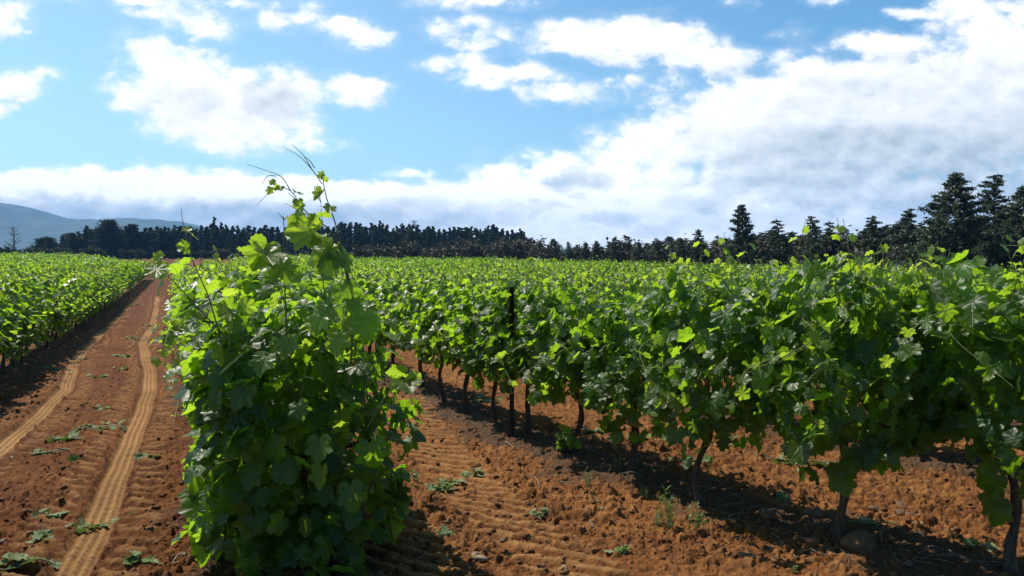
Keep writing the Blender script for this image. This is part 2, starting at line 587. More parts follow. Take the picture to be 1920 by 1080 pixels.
def soil_material():
    m, N = new_mat('red_soil')
    out = N.node('ShaderNodeOutputMaterial')
    a = N.node('ShaderNodeAttribute', attribute_name='tint')
    s = N.node('ShaderNodeSeparateColor')
    N.l.new(a.outputs['Color'], s.inputs[0])
    rut, mulch, lump = s.outputs
    geo = N.node('ShaderNodeNewGeometry')
    pos = geo.outputs['Position']
    n1 = N.noise(pos, 1.1, 5.0, 0.6)
    n2 = N.noise(pos, 14.0, 5.0, 0.65)
    n3 = N.noise(pos, 75.0, 4.0, 0.65)
    c = N.mix(N.step(n1, 0.32, 0.68), SOIL_A, SOIL_B)
    c = N.mix(N.step(n2, 0.38, 0.72), c, SOIL_C)
    c = N.mix(N.m('MULTIPLY', N.step(n3, 0.55, 0.75), 0.45), c, SOIL_D)
    c = N.mix(N.m('MULTIPLY', N.step(n3, 0.46, 0.30), 0.55), c, SOIL_E)
    c = N.mix(N.m('MULTIPLY', lump, N.step(n1, 0.42, 0.62, 0.05, 0.42)), c, SOIL_D)
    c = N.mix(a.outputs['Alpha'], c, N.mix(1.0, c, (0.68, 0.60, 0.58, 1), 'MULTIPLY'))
    c = N.mix(N.m('MULTIPLY', rut, N.step(n2, 0.25, 0.6, 0.65, 1.0)), c, SOIL_RUT)
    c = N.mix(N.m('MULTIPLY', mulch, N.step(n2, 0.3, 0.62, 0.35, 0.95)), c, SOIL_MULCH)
    bump = N.node('ShaderNodeBump')
    bump.inputs['Strength'].default_value = 0.9
    bump.inputs['Distance'].default_value = 0.02
    N.l.new(N.m('MULTIPLY_ADD', n3, 0.5, n2), bump.inputs['Height'])
    p = N.node('ShaderNodeBsdfPrincipled')
    N.put(p.inputs['Base Color'], c)
    p.inputs['Roughness'].default_value = 0.95
    p.inputs['Specular IOR Level'].default_value = 0.12
    N.l.new(bump.outputs[0], p.inputs['Normal'])
    N.l.new(p.outputs[0], out.inputs[0])
    return m


SOIL_A = (0.070, 0.024, 0.0085, 1)
SOIL_B = (0.118, 0.042, 0.013, 1)
SOIL_C = (0.215, 0.090, 0.026, 1)
SOIL_D = (0.38, 0.190, 0.062, 1)
SOIL_E = (0.042, 0.016, 0.006, 1)
SOIL_RUT = (0.34, 0.190, 0.072, 1)
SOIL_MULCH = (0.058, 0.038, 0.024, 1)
M_SOIL = soil_material()


# ------------------------------------------------------------------ the ground: one sheet to the horizon
def row_distance(x, y):
    """Distance across to the closest vine row."""
    c = 1 / math.sqrt(1 + SLOPE ** 2)
    qr = (x - row_right(y)) / PITCH_R
    dr = np.abs(qr - np.round(np.maximum(qr, 0))) * PITCH_R
    ql = (x - row_left(y)) / PITCH_L
    dl = np.abs(ql - np.round(np.minimum(ql, 0))) * PITCH_L
    d1 = np.abs(x - row_front(y))
    return np.minimum(np.minimum(dr, dl), d1) * c


def path_frame(path, x, y):
    """Across offset and distance along a path given as points sorted by y."""
    py = path[:, 1]
    ex = np.interp(y, py, path[:, 0])
    sl = np.gradient(path[:, 0], py)
    s = np.interp(y, py, sl)
    s = np.where(y > py[-1], SLOPE, s)
    ex = ex + np.where(y > py[-1], SLOPE * (y - py[-1]), np.where(y < py[0], sl[0] * (y - py[0]), 0))
    c = 1 / np.sqrt(1 + s * s)
    arc = np.concatenate(([0], np.cumsum(np.hypot(np.diff(path[:, 0]), np.diff(py)))))
    off = (x - ex) * c
    yy = y - off * s * c
    along = np.interp(yy, py, arc) + np.where(yy > py[-1], (yy - py[-1]) * 1.09, np.where(yy < py[0], (yy - py[0]) * 1.2, 0))
    return off, along


def smooth01(t):
    t = np.clip(t, 0, 1)
    return t * t * (3 - 2 * t)


def ground_surface(x, y):
    """Height and (rut, mulch, lump) masks of the soil."""
    z = terrain(x, y) + 0.0
    r = np.hypot(x, y)
    rut = np.zeros_like(x)
    lump = np.zeros_like(x)
    d = row_distance(x, y)
    field = (y > 0.5) & (r < 140)
    berm = np.where(field, np.exp(-(d / 0.42) ** 2), 0)
    wob = fbm(x * 2.2, y * 2.2, 3, 5)
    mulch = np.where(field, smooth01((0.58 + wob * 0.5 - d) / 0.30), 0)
    near = r < 45
    xn, yn = x[near], y[near]
    detail = np.ones(len(xn))
    zn = np.zeros(len(xn))
    rn = np.zeros(len(xn))
    for path in (RUT_R, RUT_L):
        off, s = path_frame(path, xn, yn)
        off = off + 0.018 * fbm(s * 1.3, s * 0.0 + 3.1, 2, 9)
        a = np.abs(off)
        inside = smooth01((0.122 - a) / 0.035)
        ribs = 0.5 + 0.5 * np.cos(2 * np.pi * off / 0.054)
        nick = 0.5 + 0.5 * np.cos(2 * np.pi * s / 0.075 + np.round(off / 0.054) * 2.2)
        zn += inside * (-0.040 + 0.017 * ribs - 0.010 * nick * ribs)
        worn = 0.75 + 0.45 * fbm(xn * 1.2, yn * 1.2, 2, 77)
        rn = np.maximum(rn, inside * np.clip(worn, 0.6, 1) * (0.40 + 0.60 * ribs))
        detail *= 1 - 0.93 * inside
        zone = smooth01((a - 0.13) / 0.05) * smooth01((0.39 + 0.10 * fbm(xn * 2, yn * 2, 2, 21) - a) / 0.08)
        zone *= smooth01((fbm(xn * 0.9, yn * 0.9, 2, 33) + 0.55) / 0.3)
        ph = s / 0.215 - np.abs(off) * 1.5 + 0.8 * fbm(xn * 3, yn * 3, 2, 41)
        lug = np.sin(2 * np.pi * ph)
        zn += zone * 0.026 * lug * (0.8 + 0.9 * fbm(xn * 4, yn * 4, 2, 44))
        rn = np.maximum(rn, zone * 0.30 * smooth01(lug))
        detail *= 1 - 0.55 * zone
    for path, half in ((LUG_A, 0.30), (LUG_B, 0.34)):
        off, s = path_frame(path, xn, yn)
        a = np.abs(off + 0.06 * fbm(s * 0.8, s * 0, 2, 13))
        zone = smooth01((half - a) / 0.09) * smooth01((fbm(xn * 0.8, yn * 0.8, 2, 35) + 0.42) / 0.3) * (yn < 11)
        ph = s / 0.205 + off * 1.6 + 1.1 * fbm(xn * 2.4, yn * 2.4, 3, 43)
        lug = np.sin(2 * np.pi * ph)
        zn += zone * (0.021 * lug * (0.7 + 1.2 * fbm(xn * 3, yn * 3, 2, 45)) - 0.006)
        rn = np.maximum(rn, zone * 0.42 * smooth01(lug))
        detail *= 1 - 0.62 * zone
    # the ploughed soil of the alleys right of row two carries soft cross ridges as well
    q = (xn - row_right(yn)) / PITCH_R
    alley = smooth01(q / 0.15)
    ph = yn / 0.19 + 0.35 * xn + 1.2 * fbm(xn * 1.1, yn * 1.1, 3, 51)
    zn += alley * 0.014 * np.sin(2 * np.pi * ph) * smooth01((fbm(xn * 0.7, yn * 0.7, 2, 53) + 0.3) / 0.3)
    zn += 0.035 * fbm(xn * 1.6, yn * 1.6, 4, 1) * detail
    rr = r[near]
    c = rr < 26
    xc, yc = xn[c], yn[c]
    wx = xc + 0.022 * fbm(xc * 32, yc * 32, 3, 61)
    wy = yc + 0.022 * fbm(xc * 32, yc * 32, 3, 67)
    dens = np.clip(1.05 + 0.9 * fbm(xc * 0.8, yc * 0.8, 3, 71), 0.5, 1.35)
    big = domes(wx, wy, 0.13, 100, 0.012, 0.056, 0.6)
    med = domes(wx, wy, 0.075, 120, 0.012, 0.042, 0.85)
    sml = domes(wx, wy, 0.036, 140, 0.007, 0.021, 0.95)
    lum = np.maximum(np.maximum(big * 0.9, med * 0.95), sml) * dens
    mul = mulch[near][c]
    lum = lum * (1 - 0.45 * mul)
    fine = 0.024 * fbm(xc * 26, yc * 30, 3, 81)
    zn[c] += (lum + fine * (0.6 + 0.4 * dens)) * detail[c]
    ln = np.zeros(len(xn))
    ln[c] = np.clip(lum / 0.03, 0, 1) * detail[c]
    z[near] += zn
    rut[near] = rn
    lump[near] = ln
    z += berm * (0.07 + 0.03 * wob)
    mulch = np.where(rut > 0.3, 0, mulch)
    far = smooth01((r - 100) / 60)
    mulch = mulch * (1 - far)
    return z, rut, mulch, lump


def build_ground():
    az = np.concatenate((np.linspace(-180, -52, 40)[:-1], np.linspace(-52, -40, 90)[:-1], np.linspace(-40, 40, 1280), np.linspace(40, 52, 90)[1:], np.linspace(52, 180, 40)[1:-1]))
    az = np.radians(az)
    rs = [0.02, 0.4, 0.9, 1.4, 1.9, 2.3, 2.6, 2.9, 3.1]
    r = 3.25
    while r < 4000:
        rs.append(r)
        r += min(max(r * r / 1275 * 0.62, 0.006), r * 0.05)
    rs = np.array(rs)
    na, nr = len(az), len(rs)
    RR, AA = np.meshgrid(rs, az, indexing='ij')
    x, y = (RR * np.sin(AA)).ravel(), (RR * np.cos(AA)).ravel()
    z, rut, mulch, lump = ground_surface(x, y)
    V = np.stack((x, y, z), 1)
    i = np.arange(nr - 1)[:, None] * na
    j = np.arange(na)[None, :]
    k = (j + 1) % na
    fs = np.stack((i + j, i + j + na, i + k + na, i + k), -1).reshape(-1, 4)
    n = len(fs)
    # the wheel track alley is coloured darker and redder than the other soil
    alley_tone = smooth01((row_front(y) - x + .1) / .5) * smooth01((x - row_left(y) + .3) / .5)
    mulch = np.where(x < row_front(y) - .8, mulch * .55, mulch)
    A = np.stack((rut, mulch, lump, alley_tone), 1)
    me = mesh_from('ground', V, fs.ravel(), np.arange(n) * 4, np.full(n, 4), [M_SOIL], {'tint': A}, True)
    o = link('ground', me)
    tag(o, 'ploughed reddish soil with tyre tracks between the vine rows', 'ground', kind='structure')
    return o


build_ground()


def soil_z(x, y):
    x, y = np.atleast_1d(np.asarray(x, float)), np.atleast_1d(np.asarray(y, float))
    return ground_surface(x, y)[0]


# ------------------------------------------------------------------ vine leaves
def leaf_template(level):
    half = {
        0: [(0.00, 0.00), (.07, -.10), (.16, -.20), (.24, -.19), (.31, -.23), (.37, -.15), (.46, -.13), (.48, -.03), (.56, .03), (.53, .11), (.57, .18),
            (.47, .24), (.42, .28), (.52, .33), (.54, .40), (.63, .45), (.61, .52), (.68, .60), (.57, .62), (.53, .68), (.44, .66), (.33, .66),
            (.36, .74), (.28, .79), (.27, .87), (.17, .88), (.12, .97)],
        1: [(0, 0), (.16, -.19), (.37, -.15), (.56, .04), (.43, .27), (.64, .46), (.64, .60), (.33, .66), (.26, .85)],
        2: [(0, 0), (.30, -.18), (.56, .04), (.44, .28), (.64, .55), (.30, .72)],
        3: [(0, -.1), (.48, 0.05), (.50, .55)],
    }[level]
    right = half[1:]
    out = [half[0]] + right + [(0, 1.03)] + [(-a, b) for a, b in reversed(right)]
    out = np.array(out)
    n = len(out)
    c = np.array((0, 0.30))
    if level == 0:
        ring = c + (out - c) * 0.52
        v = np.vstack((out, ring, c[None]))
        i = np.arange(n)
        k = (i + 1) % n
        quads = np.stack((i, k, k + n, i + n), 1)
        tris = np.stack((i + n, k + n, np.full(n, 2 * n)), 1)
        return v, [quads, tris]
    if level == 3:
        return out, [np.arange(n)[None, :]]
    v = np.vstack((out, c[None]))
    i = np.arange(n)
    return v, [np.stack((i, (i + 1) % n, np.full(n, n)), 1)]


TEMPL = {k: leaf_template(k) for k in (0, 1, 2, 3)}


def unit(a):
    return a / (np.linalg.norm(a, axis=-1, keepdims=True) + 1e-9)


def add_leaves(g, rng, P, N, T, S, age, level, tone=None):
    n = len(P)
    if n == 0:
        return
    N = unit(np.asarray(N, float))
    T = unit(T - (T * N).sum(1, keepdims=True) * N)
    X = np.cross(T, N)
    v, faces = TEMPL[level]
    m = len(v)
    x, y = v[:, 0][None], v[:, 1][None]
    fold = rng.uniform(-.05, .45, (n, 1))
    curl = rng.uniform(-.25, .60, (n, 1))
    twist = rng.normal(0, .16, (n, 1))
    wav = rng.uniform(0.02, .10, (n, 1))
    phs = rng.uniform(0, 6.28, (n, 1))
    z = fold * np.abs(x) * 0.9 - curl * (x ** 2 + (y - .25) ** 2) * 0.9 + twist * x * (y - .2) + wav * np.sin(7 * np.arctan2(x, y - .3) + phs) * np.hypot(x, y - .3)
    asp = rng.uniform(.86, 1.10, (n, 1))
    W = P[:, None, :] + S[:, None, None] * ((x * asp)[..., None] * X[:, None, :] + np.broadcast_to(y, (n, m))[..., None] * T[:, None, :] + z[..., None] * N[:, None, :])
    r = rng.uniform(0, 1, n) if tone is None else tone
    A = np.empty((n, m, 4))
    A[..., 0] = r[:, None]
    A[..., 1] = 0.5 + 0.5 * x
    A[..., 2] = 0.2 + 0.5 * y
    A[..., 3] = np.asarray(age)[:, None]
    base = np.arange(n)[:, None, None] * m
    V = W.reshape(-1, 3)
    A = A.reshape(-1, 4)
    first = True
    for f in faces:
        ff = (f[None] + base).reshape(-1, f.shape[1])
        if first:
            g.add(V, ff, A)
            first = False
            off = g.n - len(V)
        else:
            g.L.append((ff + off).ravel())
            g.T.append(np.full(len(ff), ff.shape[1]))


def shoot(gl, gs, rng, pts, n_leaf, s0, s1, level, r0=0.0045, t0=0.15, age0=0.1, age1=1.0, tendrils=0, sides=5, petiole=0.07, out=None):
    """A cane along pts with alternate leaves from s0 to s1 in size; returns nothing, fills both meshes."""
    c = spline(pts, max(8, len(pts) * 5))
    m = len(c)
    rad = r0 * np.linspace(1, .35, m)
    tube(gs, c, rad, sides, (0.8, 0, 0, 0))
    if n_leaf:
        ts = np.linspace(t0, 0.97, n_leaf)
        P, N, T, S, G = [], [], [], [], []
        side = rng.uniform(0, 6.28)
        for k, t in enumerate(ts):
            i = min(int(t * (m - 1)), m - 2)
            p = c[i]
            d = unit(c[i + 1] - c[i])
            a = side + k * math.pi + rng.normal(0, .5)
            e = np.array((math.cos(a), math.sin(a), 0.35))
            e = unit(e - 0.5 * d * e.dot(d))
            if out is not None:
                e = unit(e + 0.5 * np.asarray(out))
            s = s0 + (s1 - s0) * (t - t0) / (0.97 - t0 + 1e-6)
            s *= rng.uniform(.8, 1.15)
            q = p + e * petiole * (s / 0.11)
            if level <= 1:
                tube(gs, np.array((p, (p + q) / 2 + (0, 0, .008), q)), (0.0017, 0.0014, 0.0012), 3, (0.9, 0, 0, 0), cap=False)
            P.append(q)
            N.append(unit(e * 0.7 + np.array((0, 0, 0.6)) + rng.normal(0, .4, 3)))
            T.append(unit(e * 0.6 + np.array((0, 0, -.65)) + rng.normal(0, .3, 3)))
            S.append(s)
            G.append(np.clip(age0 + (age1 - age0) * ((t - t0) / (1 - t0)) ** 2 + rng.normal(0, .08), 0, 1))
        add_leaves(gl, rng, np.array(P), np.array(N), np.array(T), np.array(S), np.array(G), level)
    for _ in range(tendrils):
        i = int(rng.uniform(.35, .98) * (m - 2))
        d = np.array((rng.normal(0, .7), rng.normal(0, .7), rng.uniform(.1, 1)))
        a = c[i]
        L = rng.uniform(.06, .16)
        tp = spline([a, a + d * L * .5, a + d * L + (0, 0, -.01), a + d * L * 1.15 + rng.normal(0, .03, 3)], 8)
        tube(gs, tp, np.linspace(.0014, .0006, 8), 3, (0.8, 0, 0, 0), cap=False)


def hedge_leaves(gl, rng, n, level, half=.36, lo=.54, hi=1.50, length=.95, smin=.085, smax=.145, lean=0.0, fresh=.25, tone_top=1.0):
    z = lo + (hi - lo) * rng.beta(1.25, 1.15, n)
    x = rng.uniform(-.5, .5, n) * length
    sg = np.where(rng.random(n) < .5, -1.0, 1.0)
    k = rng.uniform(0, 6.28, 6)
    lump = 1 + .26 * np.sin(7 * x + k[0]) * np.sin(6 * z + k[1]) + .22 * np.sin(13 * x + k[2] + sg * k[3]) * np.sin(11 * z + k[4])
    tt = (z - lo) / (hi - lo)
    prof = np.clip(.55 + 1.45 * tt - 1.5 * tt ** 2, .3, 1.1)
    q = 1 - .75 * rng.random(n) ** 1.6
    ends = np.clip(np.abs(2 * x / length), 0, 1)
    yy = sg * half * prof * lump * q * (1 - .62 * ends ** 3)
    zz = z + (.05 * np.sin(5 * x + k[5]) + .05 * np.sin(11 * x + k[1])) * (.4 + tt) + .22 * ends ** 2 * (1 - tt) ** 2 - .12 * ends ** 2 * tt ** 2
    # ragged lower rim
    zz = np.where(tt < .12, zz + .10 * np.sin(9 * x + k[0]), zz)
    P = np.stack((x, yy + lean * (zz - .6), zz), 1)
    up = .45 + .5 * tt
    N = np.stack((rng.normal(0, .75, n), sg * (1.0 - .35 * tt) + rng.normal(0, .6, n), up + rng.normal(0, .6, n)), 1)
    T = np.stack((rng.normal(0, .45, n), sg * .35 + rng.normal(0, .35, n), -.75 + rng.normal(0, .4, n)), 1)
    S = rng.uniform(smin, smax, n) * (1.08 - .25 * tt)
    age = np.clip(fresh * tt ** 3 + rng.normal(0, .10, n) + (rng.random(n) < .06) * .5, 0, 1)
    add_leaves(gl, rng, P, N, T, S, age, level, rng.uniform(0, tone_top, n))


def trunk_geo(rng, lean=(0, 0), top=.66, r=.030, cord=.44, twist=.04, double=False):
    g = Geo()
    n = 34
    z = np.linspace(-.12, top, n)
    t = np.clip(z / top, 0, 1)
    k = rng.uniform(0, 6.28, 2)
    x = lean[0] * (1 - t) + twist * np.sin(4.2 * t + k[0]) * t * (1 - t) * 4
    y = lean[1] * (1 - t) + twist * np.sin(3.7 * t + k[1]) * t * (1 - t) * 4
    rad = r * (1.0 - .22 * t) * (1 + .16 * np.sin(np.arange(n) * .6 + k[0])) + .018 * np.exp(-np.maximum(z, 0) / .05) + .008 * np.exp(-((t - 1) / .08) ** 2)
    sides = 14
    tube(g, np.stack((x, y, z), 1), rad, sides, (0.9, 0, 0, 0))
    # strips of peeling bark and knots
    V = g.V[0].reshape(n, sides, 3)
    ax = np.stack((x, y, z), 1)[:, None, :]
    aa = np.arange(sides)[None, :] * 1.0
    zz = np.arange(n)[:, None] * 1.0
    k3 = rng.uniform(0, 60, 3)
    wob = .34 * vnoise(aa * .9 + k3[0], zz * .16 + k3[1], 3) + .30 * vnoise(aa * 1.7 + k3[2], zz * .30 + k3[0], 4) + .22 * vnoise(aa * .5 + zz * 0, zz * .45 + k3[1], 5)
    g.V[0] = (ax + (V - ax) * (1 + wob)[..., None]).reshape(-1, 3)
    for s in (-1, 1):
        q = np.linspace(0, 1, 7)
        tube(g, np.stack((x[-1] + s * cord * q, y[-1] * (1 - q) + .01 * np.sin(6 * q + k[1]), top - .02 + .05 * np.sqrt(q) + .01 * np.sin(9 * q)), 1), .019 * (1 - .45 * q), 7, (0.8, 0, 0, 0))
    return g


def clear_before_post(gl, x, y, z, rz):
    """Leaves that would cover the upper half of the dark post are gone: the foliage parts there."""
    c, s = math.cos(rz), math.sin(rz)
    for q in range(len(gl.V)):
        V = gl.V[q]
        m = len(TEMPL[0][0])
        if len(V) % m or len(V) < m:
            continue
        B = V.reshape(-1, m, 3)
        cx, cy, cz = B.mean(1).T
        wx, wy, wz = cx * c - cy * s + x, cx * s + cy * c + y, cz + z
        px = 960 + F * wx / wy
        hide = (np.abs(px - 962) < 13) & (wy < POST_Y + .02) & (wz > float(terrain(0, POST_Y)) + 1.16)
        mid = B[hide].mean(1, keepdims=True)
        side = np.where(px[hide] < 962, -1.0, 1.0) * .13
        # pushed aside along the row, to where neighbours already hang
        B[hide] += (np.stack((side * c, -side * s, 0 * side), 1))[:, None, :]


POST_Y = float(ground_at(962, 833)[1])


def vine_geo(seed, level, n, half=.36, lo=.54, hi=1.46, tops=7, smin=.085, smax=.145, length=.95, droop=5):
    rng = np.random.default_rng(seed)
    gl, gs = Geo(), Geo()
    hedge_leaves(gl, rng, n, level, half, lo, hi, length, smin, smax)
    for _ in range(tops):
        x0 = rng.uniform(-.45, .45) * length
        y0 = rng.normal(0, .08)
        h = hi + min(rng.gamma(2.0, .07) + .02, .30)
        dx, dy = rng.normal(0, .10), rng.normal(0, .10)
        pts = [(x0, y0, .75), (x0 + dx * .2, y0 + dy * .3, 1.1), (x0 + dx * .7, y0 + dy * .8, .5 * (1.1 + h)), (x0 + dx * 1.5, y0 + dy * 1.6, h)]
        shoot(gl, gs, rng, pts, 9, smax * .78, .04, level, r0=.004, t0=.45, age0=.2, age1=1.0, tendrils=2 if level <= 1 else 0, sides=5 if level <= 1 else 3)
    for _ in range(droop):
        sg = rng.choice((-1.0, 1.0))
        x0 = rng.uniform(-.45, .45) * length
        z0 = rng.uniform(.8, 1.3)
        L = rng.uniform(.15, .32)
        pts = [(x0, sg * half * .5, z0), (x0 + rng.normal(0, .05), sg * (half * .9), z0 + .06), (x0 + rng.normal(0, .1), sg * (half + L * .6), z0 - .02), (x0 + rng.normal(0, .15), sg * (half + L), z0 - .22)]
        shoot(gl, gs, rng, pts, 7, smax * .85, .05, level, r0=.0035, t0=.3, age0=.1, age1=.9, tendrils=1 if level <= 1 else 0, sides=5 if level <= 1 else 3)
    return gl, gs


# the bushy vine that stands closest to the camera
def front_vine():
    rng = np.random.default_rng(11)
    y0 = 3.95
    x0 = float(row_front(y0))
    O = np.array((x0, y0, float(terrain(x0, y0))))
    gl, gs = Geo(), Geo()
    yaw = math.atan2(1, SLOPE)
    ax = np.array((math.cos(yaw), math.sin(yaw), 0))
    ay = np.array((-math.sin(yaw), math.cos(yaw), 0))
    n = 1250
    ph = rng.uniform(0, 2 * np.pi, n)
    tt = rng.beta(1.15, 1.1, n)
    z = .13 + 1.29 * tt
    k = rng.uniform(0, 6.28, 6)
    lump = 1 + .15 * np.sin(3 * ph + k[0] + 3 * z) + .10 * np.sin(7 * ph + k[1]) * np.sin(9 * z + k[2])
    prof = np.clip(.93 + .62 * tt - .95 * tt ** 2, .35, 1.1)
    q = (1 - .8 * rng.random(n) ** 1.5) * lump * prof
    a, b = .46 * np.cos(ph), .53 * np.sin(ph)
    P = (a * q)[:, None] * ax + (b * q)[:, None] * ay + np.stack((np.zeros(n) - .02, np.zeros(n), z), 1)
    o = np.cos(ph)[:, None] * ax + np.sin(ph)[:, None] * ay
    N = o * (.95 - .3 * tt)[:, None] + np.stack((rng.normal(0, .6, n), rng.normal(0, .6, n), .45 + .45 * tt + rng.normal(0, .55, n)), 1)
    T = o * .3 + np.stack((rng.normal(0, .35, n), rng.normal(0, .35, n), -.85 + rng.normal(0, .28, n)), 1)
    S = (.048 + .078 * rng.random(n) ** 1.5) * (1.08 - .25 * tt)
    age = np.clip(.2 * tt ** 2 + rng.normal(0, .12, n) + (rng.random(n) < .06) * .5, 0, 1)
    add_leaves(gl, rng, P, N, T, S, age, 0)

    # larger leaves standing proud of the sunny side
    n = 70
    ph = rng.uniform(.55, 1.25, n) * math.pi
    d3 = np.stack((np.cos(ph), -np.abs(np.sin(ph)) * .8 - .1, np.zeros(n)), 1)
    z = rng.uniform(.30, 1.30, n)
    P = d3 * (.40, .46, 0) * rng.uniform(.95, 1.25, (n, 1)) + np.stack((np.zeros(n), np.zeros(n), z), 1)
    N = d3 * .7 + np.stack((rng.normal(0, .5, n), rng.normal(0, .4, n), .55 + rng.normal(0, .4, n)), 1)
    T = d3 * .5 + np.stack((rng.normal(0, .4, n), rng.normal(0, .3, n), -.7 + rng.normal(0, .3, n)), 1)
    add_leaves(gl, rng, P, N, T, rng.uniform(.085, .15, n), np.clip(rng.normal(.25, .2, n), 0, 1), 0, rng.uniform(.4, 1, n))

    def W(px, py, y=3.62):
        return at(px, py, y) - O
    # long canes standing out above the hedge
    long_canes = [
        ([(655, 720), (660, 620), (650, 520), (632, 430), (612, 370), (604, 326)], 5, .10, .03, .0055, .12),
        ([(640, 640), (655, 530), (625, 440), (590, 412), (566, 388), (545, 358), (515, 347)], 5, .085, .03, .005, .35),
        ([(540, 720), (536, 600), (533, 500), (532, 405)], 0, .1, .1, .0052, .2),
        ([(420, 660), (392, 560), (362, 490), (345, 430)], 5, .08, .045, .004, .45),
        ([(430, 640), (360, 565), (318, 520), (296, 500)], 3, .12, .11, .004, .72),
        ([(560, 620), (530, 560), (510, 500), (494, 470)], 3, .13, .12, .0035, .7),
        ([(620, 640), (610, 560), (598, 490), (575, 440)], 2, .12, .09, .004, .2),
        ([(680, 760), (700, 690), (735, 650), (775, 640)], 4, .11, .05, .0035, .35),
        ([(690, 800), (722, 745), (755, 715), (782, 700)], 3, .10, .07, .004, .7),
        ([(470, 760), (420, 720), (370, 712), (325, 700)], 4, .11, .06, .0035, .35),
        ([(455, 780), (432, 640), (445, 590), (450, 540)], 7, .14, .06, .004, .2),
        ([(560, 760), (575, 690), (610, 640), (640, 590)], 6, .15, .09, .004, .25),
    ]
    for pts, nl, s0, s1, r0, t0 in long_canes:
        shoot(gl, gs, rng, [W(*p) for p in pts], nl, s0, s1, 0, r0=r0, t0=t0, age0=.35, age1=1.0, tendrils=0, sides=6, petiole=.05, out=(-.25, -.75, .1))
    tendril_paths = [
        [(604, 345), (585, 318), (560, 292), (532, 277)], [(585, 318), (568, 290), (546, 270)], [(590, 315), (580, 300), (569, 293)],
        [(545, 358), (528, 332), (500, 320), (463, 308)], [(517, 330), (502, 330), (491, 345)], [(510, 350), (500, 365), (482, 384)],
        [(602, 380), (592, 360), (590, 350), (597, 350), (600, 368), (605, 420)],
        [(612, 425), (580, 405), (555, 392), (534, 381)], [(560, 380), (548, 368), (540, 362)],
        [(347, 432), (342, 412), (340, 391)], [(532, 412), (526, 404), (520, 398)], [(533, 412), (538, 406), (541, 403)],
        [(660, 640), (676, 690), (655, 720)], [(690, 560), (700, 600), (690, 640)],
    ]
    for tp in tendril_paths:
        c = spline([W(*p) for p in tp], 14)
        tube(gs, c, np.linspace(.0024, .0009, 14), 4, (.85, 0, 0, 0))
    # leaves that stand out one by one: px, py of the leaf's middle, size, age, and how it faces
    single = [
        (568, 437, .15, .75, (-.1, -.8, .35), (-.9, 0, -.1)), (490, 478, .14, .55, (0, -.9, .3), (-.5, 0, -.8)),
        (598, 472, .14, .85, (-.2, -.8, .3), (-.8, 0, -.3)), (612, 505, .16, .6, (.1, -.9, .4), (.1, 0, -1)),
        (292, 502, .11, .6, (-.2, -.9, .2), (-.9, 0, .3)), (296, 480, .05, .9, (0, -.9, .3), (.3, 0, .9)),
        (640, 485, .12, .3, (.4, -.7, .5), (.6, 0, -.7)), (598, 365, .06, 1.0, (-.5, -.8, .2), (-.6, 0, -.8)),
        (603, 328, .035, 1.0, (0, -.9, .2), (.4, 0, .9)), (505, 357, .035, 1.0, (0, -.9, .2), (-.5, 0, -.9)),
        (522, 357, .05, .9, (0, -.6, .8), (-.9, 0, -.1)), (512, 341, .03, 1.0, (0, -.9, .2), (.1, 0, .9)),
        (560, 383, .05, .9, (.3, -.9, .2), (.2, 0, -.9)), (550, 412, .05, .8, (.2, -.9, .2), (.1, 0, .9)),
        (350, 432, .04, 1.0, (0, -.7, .7), (.9, 0, 0)), (342, 467, .045, .6, (0, -.3, .9), (-.9, 0, 0)),
        (455, 752, .17, .5, (-.2, -.9, .4), (-.2, 0, -1)), (600, 610, .18, .45, (-.3, -.8, .4), (-.4, 0, -.9)),
        (632, 650, .17, .35, (-.1, -.9, .3), (-.1, 0, -1)), (565, 775, .12, .45, (-.1, -.9, .4), (.3, 0, -.9)),
        (690, 620, .16, .1, (.3, -.9, .1), (.2, 0, -1)), (650, 560, .16, .3, (.2, -.9, .2), (.3, 0, -1)),
        (600, 850, .16, .4, (-.2, -.9, .3), (0, 0, -1)), (520, 850, .16, .25, (-.3, -.9, .2), (-.1, 0, -1)),
        (610, 900, .15, .5, (-.4, -.8, .2), (.2, 0, -1)), (470, 900, .17, .1, (-.2, -.9, .2), (-.3, 0, -1)),
        (660, 940, .18, .05, (.2, -.9, .1), (.1, 0, -1)), (700, 860, .18, .05, (.3, -.9, .1), (.2, 0, -1)),
        (400, 760, .13, .2, (-.3, -.9, .3), (-.3, 0, -1)), (440, 830, .16, .15, (-.2, -.9, .4), (-.1, 0, -1)),
        (495, 690, .14, .5, (-.2, -.8, .5), (-.2, 0, -.9)), (545, 660, .15, .4, (-.2, -.8, .5), (.2, 0, -.9)),
    ]
    for px, py, s, ag, nn, tt_ in single:
        t = unit(np.array(tt_, float))
        P = W(px, py, 3.45 if py > 560 else 3.6) - t * s * .4
        s = s * .68 if py > 500 else s
        add_leaves(gl, rng, P[None], np.array([nn], float) + rng.normal(0, .12, (1, 3)), t[None] + rng.normal(0, .1, (1, 3)), np.array([s]), np.array([ag]), 0, np.array([rng.uniform(.55, 1)]))
    root = empty('grapevine', O)
    tag(root, 'bushy grapevine close to the camera with long shoots and tendrils rising against the sky', 'grapevine', 'grapevines')
    trunk_geo(rng, (.06, -.02), .66, .036).obj('trunk', [M_BARK], root, True)
    gl.obj('foliage', [M_LEAF_NEAR], root)
    gs.obj('shoots', [M_CANE], root, True)
    return root


front_vine()


# ------------------------------------------------------------------ every other vine
def field_edge(y):
    """x beyond which the vineyard stops on the right."""
    return np.interp(y, [0, 30, 36, 58, 80, 100, 130], [26, 22, 18.5, 15, 8.5, 2.5, -7])


